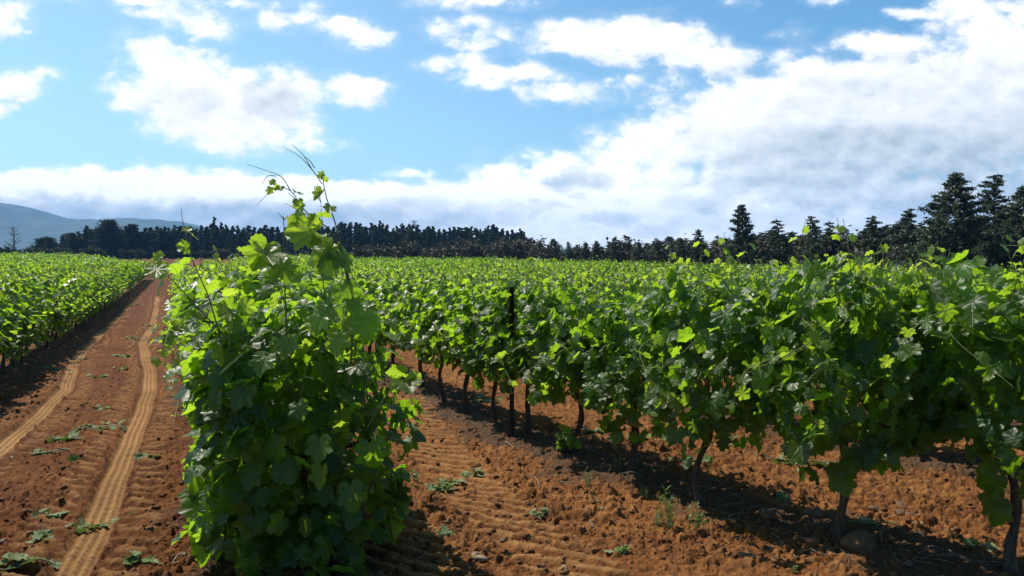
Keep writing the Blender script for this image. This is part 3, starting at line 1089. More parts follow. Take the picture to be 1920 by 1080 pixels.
spots = []                    # (key, k, index in row, x, y)
vrng = np.random.default_rng(5)
for k in range(-24, 28):
    if k == 1:
        y = 4.85
    elif k == 2:
        y = float(ROW2_BASES[-1][1]) + .9
        for i, b in enumerate(ROW2_BASES):
            spots.append([b[1] * .5, 2, i, b[0], b[1]])
    elif k == 0:
        y = 9.0
    else:
        y = 3.6 + (k * .37) % .8
    yend = 68.0 if k <= 0 else (72.0 if k == 1 else 128.0)
    i = 10 if k == 2 else 1
    while y < yend:
        x = float(row_x(k, y))
        px = 960 + F * x / y
        if -420 < px < 2500 and x < field_edge(y) and not (k > 0 and px < 440 and y > 76) and not (k <= 0 and y < 4):
            d = math.hypot(x, y)
            spots.append([d * (1.0 if k in (0, 1, 2) else 1.18), k, i, x + vrng.normal(0, .03), y])
            i += 1
        e = .01
        sl = (float(row_x(k, y + e)) - x) / e
        y += .88 / math.sqrt(1 + sl * sl) * vrng.uniform(.94, 1.06)
spots.sort()
def in_picture(s):
    return -90 < 960 + F * s[3] / s[4] < 2000


seen = [s for s in spots if in_picture(s)]
aside = [s for s in spots if not in_picture(s)]
# the 299 that show largest, and the close ones just beyond the picture's sides
single_spots = seen[:299] + [s for s in aside if s[0] < 13][:36]
_single = set(id(s) for s in single_spots)
mass_spots = [s for s in spots if id(s) not in _single]

ROW_WORD = {3: 'second', 4: 'third', 5: 'fourth', 6: 'fifth', 7: 'sixth', 8: 'seventh', 9: 'eighth', 10: 'ninth', 11: 'tenth', 12: 'eleventh', 13: 'twelfth'}
ROW2_LABELS = [
    'rightmost grapevine of the near row, its dark trunk leaning out of the corner',
    'grapevine with a straight trunk beside the big half buried stone',
    'grapevine with a kinked slender trunk, third from the right in the near row',
    'grapevine with a thick upright trunk behind the tall green weeds',
    'grapevine with a leafy sucker sprouting from the foot of its bent trunk',
    'grapevine with a leaning trunk just right of the dark metal post',
    'grapevine with an upright trunk just left of the dark metal post',
    'grapevine of the near row, second to the left of the dark metal post',
    'grapevine of the near row, third to the left of the dark metal post',
    'grapevine of the near row, fourth to the left of the dark metal post',
]


def vine_label(k, i):
    if k == 2:
        if i < 10:
            return ROW2_LABELS[i]
        return 'distant grapevine of the near right row, its trunk dark against reddish soil'
    if k == 1:
        if i == 1:
            return 'grapevine directly behind the bushy vine close to the camera'
        return 'leafy grapevine receding behind the bushy front vine along the tyre tracks'
    if k == 0:
        return 'grapevine in the row edging the far side of the tyre tracks'
    if k < 0:
        return 'grapevine in the left field, %s row behind the one edging the tracks' % {-1: 'first', -2: 'second', -3: 'third', -4: 'fourth', -5: 'fifth', -6: 'sixth'}.get(k, 'far')
    return 'grapevine in the %s row behind the near right row, only its leafy top clear' % ROW_WORD.get(k, 'far')


def lod_mesh(seed, level, n, mat, **kw):
    gl, gs = vine_geo(seed, level, n, **kw)
    return gl.mesh('foliage', [mat]), gs.mesh('shoots', [M_CANE], True)


near_sets = [lod_mesh(300 + i, 1, 560, M_LEAF, tops=9, smin=.06, smax=.115) for i in range(6)]
mid_sets = [lod_mesh(400 + i, 2, 480, M_LEAF, smin=.08, smax=.13, tops=7) for i in range(6)]
low_sets = [lod_mesh(450 + i, 1, 620, M_LEAF, half=.40, lo=.36, smin=.065, smax=.12, tops=8) for i in range(4)]
thick_sets = [lod_mesh(500 + i, 1, 620, M_LEAF, half=.46, lo=.36, tops=7, smin=.09, smax=.155) for i in range(3)]
trunk_sets = [trunk_geo(np.random.default_rng(600 + i), lean=(np.random.default_rng(i).normal(0, .05), np.random.default_rng(i + 50).normal(0, .04))).mesh('trunk', [M_BARK], True) for i in range(6)]


def plant_vine(k, i, x, y):
    sl = (float(row_x(k, y + .05)) - float(row_x(k, y - .05))) / .1
    rz = math.atan2(1, sl)
    d = math.hypot(x, y)
    z = float(terrain(x, y)) + .03
    flip = vrng.random() < .5
    hero = (k == 2 and i < 7) or (k == 1 and i <= 2)
    sc = vrng.uniform(.94, 1.05) * (1.05 if k == 2 and i < 3 else 1.0)
    root = empty('grapevine', (x, y, z), rz + (math.pi if flip and not hero else 0), (1.0, 1.0, sc))
    tag(root, vine_label(k, i), 'grapevine', 'grapevines')
    if hero:
        seed = 700 + k * 40 + i
        rng = np.random.default_rng(seed)
        kw = dict(half=.46, lo=.28, tops=6, smin=.065, smax=.135) if k == 1 else dict(half=.40, lo=(.48, .41, .44, .46)[i] if i < 4 else .50, tops=15 if i < 4 else 9, smin=.055, smax=.118)
        gl, gs = vine_geo(seed, 0, 640 if k == 1 else 620, length=1.0 if k == 1 else .93, **kw)
        if k == 2 and i in (4, 5, 6, 7):
            clear_before_post(gl, x, y, z, rz)
        lean = {0: (-.05, -.02), 2: (.03, .02), 4: (.04, .04), 5: (.05, 0)}.get(i, (0, 0)) if k == 2 else (0, 0)
        tw = {2: .05, 4: .05, 0: .04}.get(i, .025)
        tg = trunk_geo(rng, (lean[0], lean[1]), .66, {1: .027, 3: .031}.get(i, .024), twist=tw)
        if k == 2 and i == 4:
            gk, gm = Geo(), Geo()
            for _ in range(5):
                a = rng.uniform(0, 6.28)
                e = np.array((math.cos(a), math.sin(a), 0)) * rng.uniform(.10, .20)
                shoot(gk, gm, rng, [(lean[0], lean[1], .08), (lean[0] + e[0] * .5, lean[1] + e[1] * .5, .18), (lean[0] + e[0], lean[1] + e[1], rng.uniform(.18, .32))], 5, .085, .05, 0, t0=.3)
        tk = tg.obj('trunk', [M_BARK], root, True)
        if k == 2 and i == 4:
            gm.obj('sucker', [M_CANE], tk, True)
            gk.obj('sucker_leaves', [M_LEAF_NEAR], tk)
        gl.obj('foliage', [M_LEAF_NEAR], root)
        gs.obj('shoots', [M_CANE], root, True)
        return
    if k == 1 and d < 14:
        a, b = thick_sets[i % 3]
    elif k == 0:
        a, b = low_sets[int(vrng.integers(4))]
    elif d < 17:
        a, b = near_sets[int(vrng.integers(6))]
    else:
        a, b = mid_sets[int(vrng.integers(6))]
    link('trunk', trunk_sets[int(vrng.integers(6))], root)
    link('foliage', a, root)
    link('shoots', b, root)


for _, k, i, x, y in single_spots:
    plant_vine(k, i, x, y)


# the remaining rows run on as one mass of vines
def far_rows():
    g = Geo()
    rng = np.random.default_rng(77)
    # further block of the vineyard on the left, its rows turned across the view
    extra = []
    for j in range(16):
        y0 = 74 + j * 4.4
        x_end = (284 - 9 * j - 960) / F * y0 + .6 * math.sin(j * 1.7)
        t = 0.0
        while t < 90:
            x, y = x_end - t, y0 + t * .30
            if -420 < 960 + F * x / y < 420:
                extra.append((x, y, math.atan2(.30, -1)))
            t += 1.0
    items = [(x, y, math.atan2(1, SLOPE)) for _, k, i, x, y in mass_spots] + extra
    for x, y, rz in items:
        d = math.hypot(x, y)
        n = int(np.clip(300 * (34 / d) ** 1.3, 46, 300))
        s = float(np.clip((300 / n) ** .42, 1, 2.2))
        lv = 2 if d < 48 else 3
        h = Geo()
        hedge_leaves(h, rng, n, lv, .37, .50, 1.50, 1.0, .10 * s, .15 * s, fresh=.0, tone_top=.75)
        m = max(4, n // 14)
        P = np.stack((rng.uniform(-.5, .5, m), rng.normal(0, .12, m), 1.45 + rng.gamma(2, .06, m)), 1)
        add_leaves(h, rng, P, rng.normal(0, 1, (m, 3)), rng.normal(0, 1, (m, 3)), rng.uniform(.05, .09, m) * s, rng.uniform(0, .5, m), lv)
        V = np.concatenate(h.V)
        c, sn = math.cos(rz), math.sin(rz)
        V = np.stack((V[:, 0] * c - V[:, 1] * sn + x, V[:, 0] * sn + V[:, 1] * c + y, V[:, 2] * rng.uniform(.94, 1.06) + float(terrain(x, y))), 1)
        off = g.n
        g.V.append(V)
        g.A.append(np.concatenate(h.A))
        g.L += [a + off for a in h.L]
        g.T += h.T
        g.n += len(V)
    o = g.obj('distant_vines', [M_LEAF])
    tag(o, 'mass of distant green vine rows filling the vineyard towards the trees', 'vineyard', kind='stuff')


far_rows()

# ------------------------------------------------------------------ trellis posts and wires
def metal_post(x, y, label, h=1.50):
    root = empty('trellis_post', (x, y, float(terrain(x, y))), math.atan2(1, -.5))
    tag(root, label, 'post', 'trellis posts')
    g = Geo()
    # rolled steel channel: web and two lips
    t, w, dp = .004, .040, .028
    prof = np.array([(-w / 2, 0), (w / 2, 0), (w / 2, dp), (w / 2 - t, dp), (w / 2 - t, t), (-w / 2 + t, t), (-w / 2 + t, dp), (-w / 2, dp)])
    n = len(prof)
    zs = np.array([-.3, h])
    V = np.concatenate([np.column_stack((prof, np.full(n, z))) for z in zs])
    i = np.arange(n)
    k = (i + 1) % n
    A = np.tile((.8, 0, 0, 0), (2 * n, 1))
    g.add(V, np.stack((i, k, k + n, i + n), 1), A)
    g.L.append((np.array([[7, 6, 5, 0], [5, 4, 1, 0], [4, 3, 2, 1]]) + n).ravel())
    g.T.append(np.full(3, 4))
    g.obj('steel_channel', [M_POST], root)
    hk = Geo()
    for z in (.66, .80, 1.1, 1.4):
        for s in (-1, 1):
            tube(hk, spline([(s * w / 2, .01, z), (s * (w / 2 + .016), .01, z - .004), (s * (w / 2 + .016), .01, z + .014)], 6), .0028, 5, (.8, 0, 0, 0))
    hk.obj('wire_hooks', [M_POST], root)
    return root


metal_post(*ground_at(962, 833)[:2], 'dark metal trellis post rising through the leaves of the near row')
for yy, kk, lab in ((12.6, 2, 'dark metal trellis post farther along the near right row, sunk in leaves'), (9.2, 3, 'dark metal trellis post among leaves of the second right row'), (16.0, 0, 'dark metal trellis post in the row beyond the tyre tracks')):
    metal_post(float(row_x(kk, yy)), yy, lab, 1.46)
for kk, y_a, y_b, zs, word in ((2, 3.9, 22, (.68, 1.12, 1.36), 'near right row'), (3, 5.0, 22, (.68, 1.12, 1.36), 'second right row'), (0, 9.4, 40, (.68, 1.12), 'row beyond the tyre tracks')):
    for z in zs:
        g = Geo()
        ys = np.linspace(y_a, y_b, 40)
        pts = np.stack((row_x(kk, ys) + (.02 if z < 1 else .05), ys, terrain(0, ys) + z + .006 * np.sin(ys * 1.3)), 1)
        tube(g, pts, .0022, 4, (.9, 0, 0, 0))
        o = g.obj('trellis_wire', [M_WIRE])
        tag(o, '%s steel wire strung along the %s' % ({.68: 'lowest', 1.12: 'middle', 1.36: 'highest'}[z], word), 'wire', 'trellis wires')

# ------------------------------------------------------------------ things lying on the soil
M_CLOD = solid_material('soil_lump', (0.085, 0.035, 0.015, 1), (0.20, 0.10, 0.042, 1), 22, rough=0.95, bump=1.0, dist=0.01, spec=0.12)


def ico(level=1):
    import bmesh
    bm = bmesh.new()
    bmesh.ops.create_icosphere(bm, subdivisions=level, radius=1)
    V = np.array([v.co[:] for v in bm.verts])
    Fc = np.array([[v.index for v in f.verts] for f in bm.faces])
    bm.free()
    return V, Fc


ICO1, ICO2, ICO3 = ico(1), ico(2), ico(3)


def soil_lumps():
    rng = np.random.default_rng(21)
    V0, F0 = ICO2
    g = Geo()
    n = 7500
    y = 3.6 + 9.0 * rng.random(n) ** 1.7
    x = (rng.uniform(-.72, .72, n)) * y
    d = row_distance(x, y)
    offr, _ = path_frame(RUT_R, x, y)
    offl, _ = path_frame(RUT_L, x, y)
    keep = (np.abs(offr) > .24) & (np.abs(offl) > .24) & (fbm(x * .8, y * .8, 3, 71) > -.25) & ((d > .35) | (rng.random(n) < .35))
    x, y = x[keep], y[keep]
    z = soil_z(x, y)
    n = len(x)
    s = .005 + .017 * rng.random(n) ** 3.0
    big = rng.random(n) < .006
    s = np.where(big, rng.uniform(.022, .036, n), s)
    for i in range(n):
        q = Matrix.Rotation(rng.uniform(0, 6.28), 3, Vector(rng.normal(0, 1, 3)).normalized())
        k = rng.uniform(0, 6.28, 4)
        r = 1 + .20 * np.sin(3.1 * V0[:, 0] + k[0]) + .18 * np.sin(3.7 * V0[:, 1] + k[1]) + .14 * np.sin(5.3 * V0[:, 2] + k[2]) + rng.normal(0, .07, len(V0))
        W = (V0 * r[:, None] * (1.25, .95, .8)) @ np.array(q).T
        W[:, 2] *= .8
        g.add(W * s[i] + (x[i], y[i], z[i] + s[i] * .25), F0, np.tile((rng.uniform(.3, 1), 0, 0, 0), (len(V0), 1)))
    o = g.obj('loose_soil', [M_CLOD], None, True)
    tag(o, 'loose crumbs and lumps of reddish soil scattered over the ploughed ground', 'soil lumps', kind='stuff')


soil_lumps()


def stone(px, py, s, label, mat, seed, shape=(1.2, 1, .75), sink=.3):
    rng = np.random.default_rng(seed)
    p = ground_at(px, py)
    V0, F0 = ICO3
    r = np.ones(len(V0))
    for _ in range(16):
        a = unit(rng.normal(0, 1, 3))
        h = rng.uniform(.60, .92)
        dd = V0 @ a
        r = np.where(dd * r > h, h / np.maximum(dd, .01), r)
    r = r + .03 * np.sin(9 * V0[:, 0] + seed) * np.sin(8 * V0[:, 1]) + rng.normal(0, .015, len(V0))
    r = r * (1 + .10 * np.sin(4.3 * V0[:, 1] + seed) * np.sin(3.7 * V0[:, 2] + 2 * seed))
    g = Geo()
    g.add(V0 * r[:, None] * shape * s, F0, np.tile((.9, 0, 0, 0), (len(V0), 1)))
    o = g.obj('stone', [mat], None, False)
    o.location = (p[0], p[1], float(soil_z(p[0], p[1])[0]) + s * shape[2] * (.55 - sink))
    o.rotation_euler = (rng.normal(0, .15), rng.normal(0, .15), rng.uniform(0, 6.28))
    tag(o, label, 'stone', 'stones on the soil')


for a in [
    (1612, 1046, .085, 'big half buried brown stone at the foot of a straight vine trunk', M_STONE, 1, (1.2, 1, .75), .4),
    (1525, 982, .060, 'rounded brown stone in the shade between two vine trunks', M_STONE, 2),
    (1440, 990, .055, 'low brown stone half sunk in the shaded earth under the vines', M_STONE, 3),
    (1688, 965, .042, 'round stone in the small heap behind the near row', M_STONE, 4),
    (1706, 968, .044, 'biggest stone of the small heap behind the near row', M_STONE, 5),
    (1690, 947, .042, 'flat stone topping the small heap behind the near row', M_STONE, 6, (1.5, 1, .5)),
    (1640, 962, .038, 'stone just left of the small heap behind the near row', M_STONE, 7),
    (1722, 986, .036, 'pale stone lowest of the small heap behind the near row', M_PALESTONE, 8),
    (897, 1052, .045, 'broad flat pale stone on the soil by the front edge', M_PALESTONE, 9, (1.5, 1, .4), .45),
    (922, 1009, .034, 'pale flat stone on the open soil beside the bushy vine', M_PALESTONE, 10, (1.4, 1, .5)),
    (942, 1018, .028, 'small tan stone next to the pale flat stone', M_STONE, 11),
    (1130, 960, .018, 'tiny white stone at the edge of the dry litter', M_PALESTONE, 12),
    (1055, 1068, .034, 'greyish stone on the tyre printed soil at the front', M_PALESTONE, 13),
    (1400, 1045, .05, 'brown stone in the shade below the near row', M_STONE, 14),
    (190, 812, .020, 'small reddish stone on the tyre tracks between the ruts', M_STONE, 15),
    (5, 1014, .022, 'small pale stone at the edge of the left rut', M_PALESTONE, 16),
    (788, 1042, .02, 'small buff stone near the foot of the bushy vine', M_STONE, 17),
    (1055, 1018, .018, 'small whitish pebble on the soft tyre prints', M_PALESTONE, 18),
]:
    stone(*a)


def cuttings(px, py, spread, n, label, seed, smin=.06, smax=.11, cane=0.0, fresh=0.0, name='vine_cuttings', cat='cuttings'):
    rng = np.random.default_rng(seed)
    p = ground_at(px, py)
    gl, gs = Geo(), Geo()
    ang = rng.normal(0, .35)
    ux, uy = math.cos(ang), math.sin(ang)
    a, b = rng.normal(0, .40, n) * spread, rng.normal(0, .22, n) * spread
    x, y = p[0] + a * ux - b * uy, p[1] + a * uy + b * ux
    z = soil_z(x, y) + rng.uniform(.006, .026, n)
    P = np.stack((x, y, z), 1) - (p[0], p[1], p[2])
    N = np.stack((rng.normal(0, .38, n), rng.normal(-.1, .38, n), np.where(rng.random(n) < .5, 1, -1) * np.ones(n)), 1)
    T = np.stack((rng.normal(0, 1, n), rng.normal(0, 1, n), rng.normal(0, .2, n)), 1)
    add_leaves(gl, rng, P, N, T, rng.uniform(smin, smax, n) * (.78 if n > 1 else 1.0), np.clip(rng.normal(.2, .25, n), 0, 1) * (1 - fresh), 0)
    if cane:
        root = empty(name, p)
        gl.obj('cut_leaves', [M_WEED if fresh > .5 else M_CUT], root)
        for _ in range(2):
            q = rng.uniform(-.5, .5, 2) * cane
            t = np.linspace(-.5, .5, 8)
            cx, cy = p[0] + q[0] * .4 + t * cane * ux, p[1] + q[1] * .3 + t * cane * uy + .04 * np.sin(5 * t)
            cz = soil_z(cx, cy).max() * .5 + soil_z(cx, cy) * .5 + .012
            tube(gs, np.stack((cx - p[0], cy - p[1], cz - p[2]), 1), .0045, 5, (.9, 0, 0, 0))
        gs.obj('cane', [M_CANE], root, True)
    else:
        root = gl.obj(name, [M_WEED if fresh > .5 else M_CUT])
        root.location = p
    tag(root, label, cat, 'prunings on the soil')


for i, a in enumerate([
    (185, 803, .42, 26, 'long wilted heap of cut vine leaves between the tyre ruts', .05, .10, .5),
    (110, 826, .22, 8, 'pale wilted leaves with a cut cane beside the left rut', .07, .12, .4),
    (90, 851, .22, 7, 'thin strip of yellowish cut leaves near the left rut', .04, .08, .3),
    (228, 668, .30, 26, 'heap of cut leaves midway up the track between ruts', .06, .10, 0),
    (262, 635, .6, 30, 'band of cut leaves lying across the right rut', .06, .10, 0),
    (105, 694, .30, 14, 'fresh green cut leaves on the left rut', .06, .11, 0),
    (150, 676, .22, 8, 'small scatter of cut leaves on the inner edge of the left rut', .05, .09, 0),
    (190, 706, .25, 5, 'few silvery wilted leaves mid track', .06, .10, 0),
    (230, 695, .25, 6, 'few dull cut leaves just left of the right rut', .05, .09, 0),
    (200, 768, .18, 7, 'small clump of cut leaves beside the lug prints', .05, .09, 0),
    (250, 572, .6, 16, 'far scatter of cut leaves high on the track', .08, .13, 0),
    (283, 610, .4, 14, 'cut leaves along the verge beside the right rut', .08, .12, 0),
    (180, 979, .22, 7, 'strip of wilted leaves pressed across the right rut', .05, .08, 0),
    (78, 1010, .10, 5, 'small yellowing sprig on the soil left of the right rut', .04, .07, 0),
    (30, 1066, .20, 20, 'large wilted heap of cut shoots in the front corner', .05, .09, .3),
    (258, 1053, .13, 6, 'cut sprig with a brown curl on the lug prints', .04, .07, 0),
    (270, 862, .12, 5, 'pale crumpled leaf sprig near the bushy vine on the track side', .05, .08, 0),
    (96, 970, .12, 3, 'two dull leaves flat on the lumpy soil', .05, .08, 0),
    (838, 910, .16, 7, 'pale wilted leaves on the soil beside the bushy vine', .06, .09, 0),
    (893, 888, .16, 8, 'bluish wilted leaves on the open soil beside the bushy vine', .05, .08, 0),
    (825, 921, .10, 3, 'darker wilted leaf pair nearest the bushy vine', .05, .08, 0),
    (768, 801, .12, 4, 'greyish cut leaves in the alley behind the bushy vine', .06, .09, 0),
    (838, 1008, .08, 4, 'small green sprig among lumps of soil', .04, .06, 0),
    (1010, 968, .07, 3, 'tiny leaf sprig on the soft tyre prints', .04, .06, 0),
    (1165, 1037, .06, 3, 'tiny leaf sprig by the front edge', .04, .06, 0),
    (1302, 871, .22, 16, 'heap of cut leaves between two trunks behind the near row', .06, .10, 0),
    (1212, 824, .22, 8, 'few wilted leaves between the vine rows', .06, .10, 0),
    (1115, 814, .16, 4, 'faded cut leaves behind the leaning trunk', .06, .09, 0),
    (1178, 777, .26, 10, 'pale heap of cut leaves deep between the vine rows', .07, .11, 0),
    (1388, 833, .3, 14, 'cut leaves under the low leaves of the near row', .06, .10, 0),
    (1505, 868, .46, 44, 'largest heap of cut shoots behind the near row', .06, .11, .7),
    (1645, 1005, .16, 4, 'cut cane with one leaf behind the near row', .06, .09, .3),
    (1845, 1032, .14, 6, 'pale cut sprig beside the rightmost trunk', .05, .09, 0),
    (905, 753, .4, 22, 'broad pale spread of cut leaves at the far end of the alley', .08, .12, 0),
]):
    px, py, sp, n, lab, s0, s1, cn = a
    cuttings(px, py, sp, max(n, 13), lab, 900 + i, s0, s1, cn)
for i, a in enumerate([
    (145, 866, 'single bright green leaf lying on the track', .10),
    (1462, 945, 'single dark green leaf fallen in the sun behind a trunk', .13),
    (1788, 962, 'single broad green leaf lying near the rightmost trunk', .15),
]):
    cuttings(a[0], a[1], .02, 1, a[2], 960 + i, a[3] * .8, a[3], 0, .9, 'fallen_leaf', 'leaf')


def weed(px, py, h, n, label, seed, width=.012, spread=.5, name='weed'):
    rng = np.random.default_rng(seed)
    p = ground_at(px, py)
    root = empty(name, (p[0], p[1], float(soil_z(p[0], p[1])[0]) - .01))
    tag(root, label, 'weed', 'weeds')
    gl, gs = Geo(), Geo()
    stems = max(2, n // 14)
    for s in range(stems):
        a = rng.uniform(0, 6.28)
        b = np.array((math.cos(a), math.sin(a), 0)) * rng.uniform(0, .05)
        hh = h * rng.uniform(.55, 1)
        e = np.array((math.cos(a), math.sin(a), 0)) * rng.uniform(.02, .25) * hh
        c = spline([b, b + e * .3 + (0, 0, hh * .5), b + e + (0, 0, hh)], 12)
        tube(gs, c, np.linspace(.0026, .001, 12), 4, (.9, 0, 0, 0))
        for j in range(n // stems):
            t = rng.uniform(.1, 1)
            q = c[int(t * 11)]
            an = rng.uniform(0, 6.28)
            d = unit(np.array((math.cos(an), math.sin(an), rng.uniform(.4, 1.3))))
            L = h * rng.uniform(.12, .28)
            sd = unit(np.cross(d, (0, 0, 1))) * width * .5
            k = q + d * L * .55
            tip = q + d * L + (0, 0, -.15 * L)
            gl.add(np.array((q, k + sd, tip, k - sd)), np.array([[0, 1, 2, 3]]), np.tile((rng.random(), .5, .5, rng.uniform(0, .6)), (4, 1)))
    gl.obj('leaves', [M_WEED], root)
    gs.obj('stems', [M_CANE], root, True)


for i, a in enumerate([
    (1256, 995, .26, 110, 'tall feathery green weed at the sunny edge of the vine shade'),
    (1296, 1002, .17, 80, 'shorter feathery weed right of the tall one'),
    (1228, 985, .13, 50, 'low weed tuft just left of the tall feathery weed'),
    (1102, 920, .15, 46, 'slender upright weed on the dry litter strip'),
    (1106, 948, .08, 24, 'small seedling weed in front of the slender upright weed'),
    (1160, 905, .14, 50, 'dark weed in shade left of a thick trunk'),
    (1205, 945, .12, 60, 'bushy weed at the foot of the thick trunk'),
    (784, 905, .11, 40, 'yellowish weed sprouting beside the bushy vine'),
    (866, 833, .09, 30, 'bright yellow green seedling alone on the open soil'),
    (1320, 1000, .11, 40, 'weed tuft under the kinked trunk'),
    (775, 975, .07, 30, 'tiny yellow weed close under the bushy vine'),
    (30, 690, .22, 60, 'green weed under the vines beyond the tracks'),
    (395, 1060, .10, 50, 'low weed in the dry litter under the bushy vine'),
    (738, 735, .20, 60, 'weed clump in the shade behind the bushy vine'),
    (1490, 1075, .08, 36, 'small grass tuft at the front edge of the shade'),
]):
    weed(a[0], a[1], a[2], a[3], a[4], 40 + i, .022 if i in (8, 7) else .010)


def litter():
    rng = np.random.default_rng(33)
    g = Geo()
    for k, y_a, y_b, n in ((2, 3.9, 13, 520), (1, 3.4, 7, 220), (3, 6, 13, 120), (0, 9, 16, 120)):
        y = y_a + (y_b - y_a) * rng.random(n) ** 1.4
        x = row_x(k, y) + rng.normal(-.10 if k == 2 else 0, .24, n)
        z = soil_z(x, y)
        for i in range(n):
            a = rng.uniform(0, 6.28)
            L = rng.uniform(.03, .17) * (1.6 if rng.random() < .15 else 1)
            d = np.array((math.cos(a), math.sin(a), rng.normal(0, .18))) * L
            p = np.array((x[i], y[i], z[i] + .012))
            b = rng.normal(0, .10, 3) * L
            tube(g, np.array((p - d / 2, p + b, p + d / 2)), rng.uniform(.0013, .0036), 4, (rng.uniform(.1, 1), 0, 0, 0))
    o = g.obj('dry_twigs', [M_DRYCANE], None)
    tag(o, 'dry twigs and dead stems littering the strips under the vines', 'twig litter', kind='stuff')


litter()


def stick(pts, r, label, seed):
    P = [ground_at(*q) for q in pts]
    zz = [float(soil_z(q[0], q[1])[0]) + .02 for q in P]
    c = spline([(q[0], q[1], z) for q, z in zip(P, zz)], 10)
    o0 = c[0].copy()
    g = Geo()
    tube(g, c - o0, np.linspace(r, r * .6, 10), 6, (1, 0, 0, 0))
    o = g.obj('twig', [M_DRYCANE], None, True)
    o.location = o0
    tag(o, label, 'twig', 'dry twigs on the soil')


for i, (p, r, lab) in enumerate([
    ([(1002, 898), (1007, 908), (1012, 924)], .006, 'pale bent twig standing out on the open soil'),
    ([(948, 842), (955, 846), (963, 855)], .006, 'whitish forked twig in front of the dark metal post'),
    ([(1050, 912), (1070, 916), (1088, 915)], .005, 'pale straight twig along the edge of the litter strip'),
    ([(990, 870), (1006, 862), (1020, 858)], .005, 'thin grey twig lying just right of the metal post'),
    ([(1106, 985), (1112, 992)], .005, 'short pale twig on the loose soil at the front'),
    ([(268, 998), (282, 988), (296, 978)], .005, 'pale twig on the lug prints near the bushy vine'),
    ([(350, 1060), (335, 1052), (322, 1068)], .007, 'grey branching twig in the litter under the bushy vine'),
]):
    stick(p, r, lab, i)

# ------------------------------------------------------------------ trees
def quads(g, rng, C, size, tone, age, flat=0.0, aspect=1.6):
    """Loose leaf sprays: one bent quad each."""
    n = len(C)
    N = unit(rng.normal(0, 1, (n, 3)) + (0, 0, flat))
    T = rng.normal(0, 1, (n, 3))
    T = unit(T - (T * N).sum(1, keepdims=True) * N)
    X = np.cross(T, N)
    s = np.broadcast_to(size, (n,))[:, None]
    a = C - T * s * aspect * .5
    b = C + X * s * .45 + N * s * .12
    c = C + T * s * aspect * .5
    d = C - X * s * .45 + N * s * .12
    V = np.stack((a, b, c, d), 1).reshape(-1, 3)
    A = np.repeat(np.stack((tone, np.full(n, .5), np.full(n, .4), age), 1), 4, 0)
    g.add(V, np.arange(n * 4).reshape(-1, 4), A)


def sapling_geo(seed, H=6.0, spread=1.55, branches=95, per=5, leaf=.15, gaps=.2, brown=.25, low=.06, lean=.0):
    rng = np.random.default_rng(seed)
    gt, gl = Geo(), Geo()
    zz = np.linspace(-.3, H, 14)
    sway = .05 * np.sin(zz * 1.3 + seed) + lean * (zz / H) ** 2
    tr = np.stack((sway, .05 * np.cos(zz * 1.1 + seed), zz), 1)
    tube(gt, tr, .075 * (1 - .9 * np.clip(zz / H, 0, 1)) * H / 6 + .006, 8, (.8, 0, 0, 0))
    lobes = rng.uniform(.65, 1.25, 9)
    for b in range(branches):
        t = low + (1 - low) * (b + rng.random()) / branches
        if rng.random() < gaps * .5:
            continue
        az = b * 2.4 + rng.normal(0, .4)
        L = spread * (1.0 - t) ** .74 * rng.uniform(.55, 1.2) * lobes[int(t * 8.99)] * (H / 6) + .07
        z0 = t * H
        base = np.array((np.interp(z0, zz, sway), .05, z0))
        d = np.array((math.cos(az), math.sin(az), 0))
        rise = rng.uniform(.15, .6) * (1.1 - .75 * t)
        c = spline([base, base + d * L * .5 + (0, 0, L * rise * .30), base + d * L + (0, 0, L * rise)], 8)
        tube(gt, c, np.linspace(.020, .005, 8) * (1.1 - t) * 1.3 + .003, 4, (.6, 0, 0, 0), cap=False)
        m = max(1, int(per * (.25 + L)))
        for q in range(m):
            u = .30 + .70 * (q + rng.random()) / m
            p = c[min(7, int(u * 7))]
            k = int(rng.integers(22, 36))
            C = p + rng.normal(0, 1, (k, 3)) * (.09, .09, .085) * (.28 + .95 * (1 - t)) + d * rng.normal(.05, .08, (k, 1))
            tone = np.clip(rng.normal(.45, .28, k), 0, 1)
            ag = np.clip(rng.normal(brown * (.4 + u), .25, k), 0, 1) * (rng.random(k) < .6)
            quads(gl, rng, C, leaf * rng.uniform(.5, 1.2, k), tone, ag, .3, 2.6)
    # the leading shoot
    k = 26
    C = np.stack((np.interp(H, zz, sway) + rng.normal(0, .035, k), rng.normal(0, .035, k), H - .45 + .55 * rng.random(k)), 1)
    quads(gl, rng, C, leaf * .7, rng.random(k), rng.random(k) * .6)
    return gt.mesh('trunk', [M_TREEBARK], True), gl.mesh('crown', [M_PINE])


SAP = [sapling_geo(10, 6, 2.0, 130, 7, .068, .2, .18), sapling_geo(11, 6, 1.8, 95, 6, .066, .35, .15), sapling_geo(12, 6, 1.5, 85, 6, .066, .4, .15, lean=.25),
       sapling_geo(13, 6, 2.0, 110, 7, .068, .25, .3), sapling_geo(14, 6, 2.5, 150, 7, .062, .12, .22)]
TREE_RNG = np.random.default_rng(8)


def plant_sapling(px, top, d, v, label, wide=1.0):
    x = (px - 960) / F * d
    z = float(terrain(x, d))
    H = (HZ - top) / F * d + EYE - z
    root = empty('young_tree', (x, d, z), TREE_RNG.uniform(0, 6.28), (H / 6 * wide * (1.3 if d < 48 and top < 400 else 1.25), H / 6 * wide * (1.3 if d < 48 and top < 400 else 1.25), H / 6.15))
    tag(root, label, 'tree', 'young trees along the vineyard edge')
    link('trunk', SAP[v][0], root)
    link('crown', SAP[v][1], root)


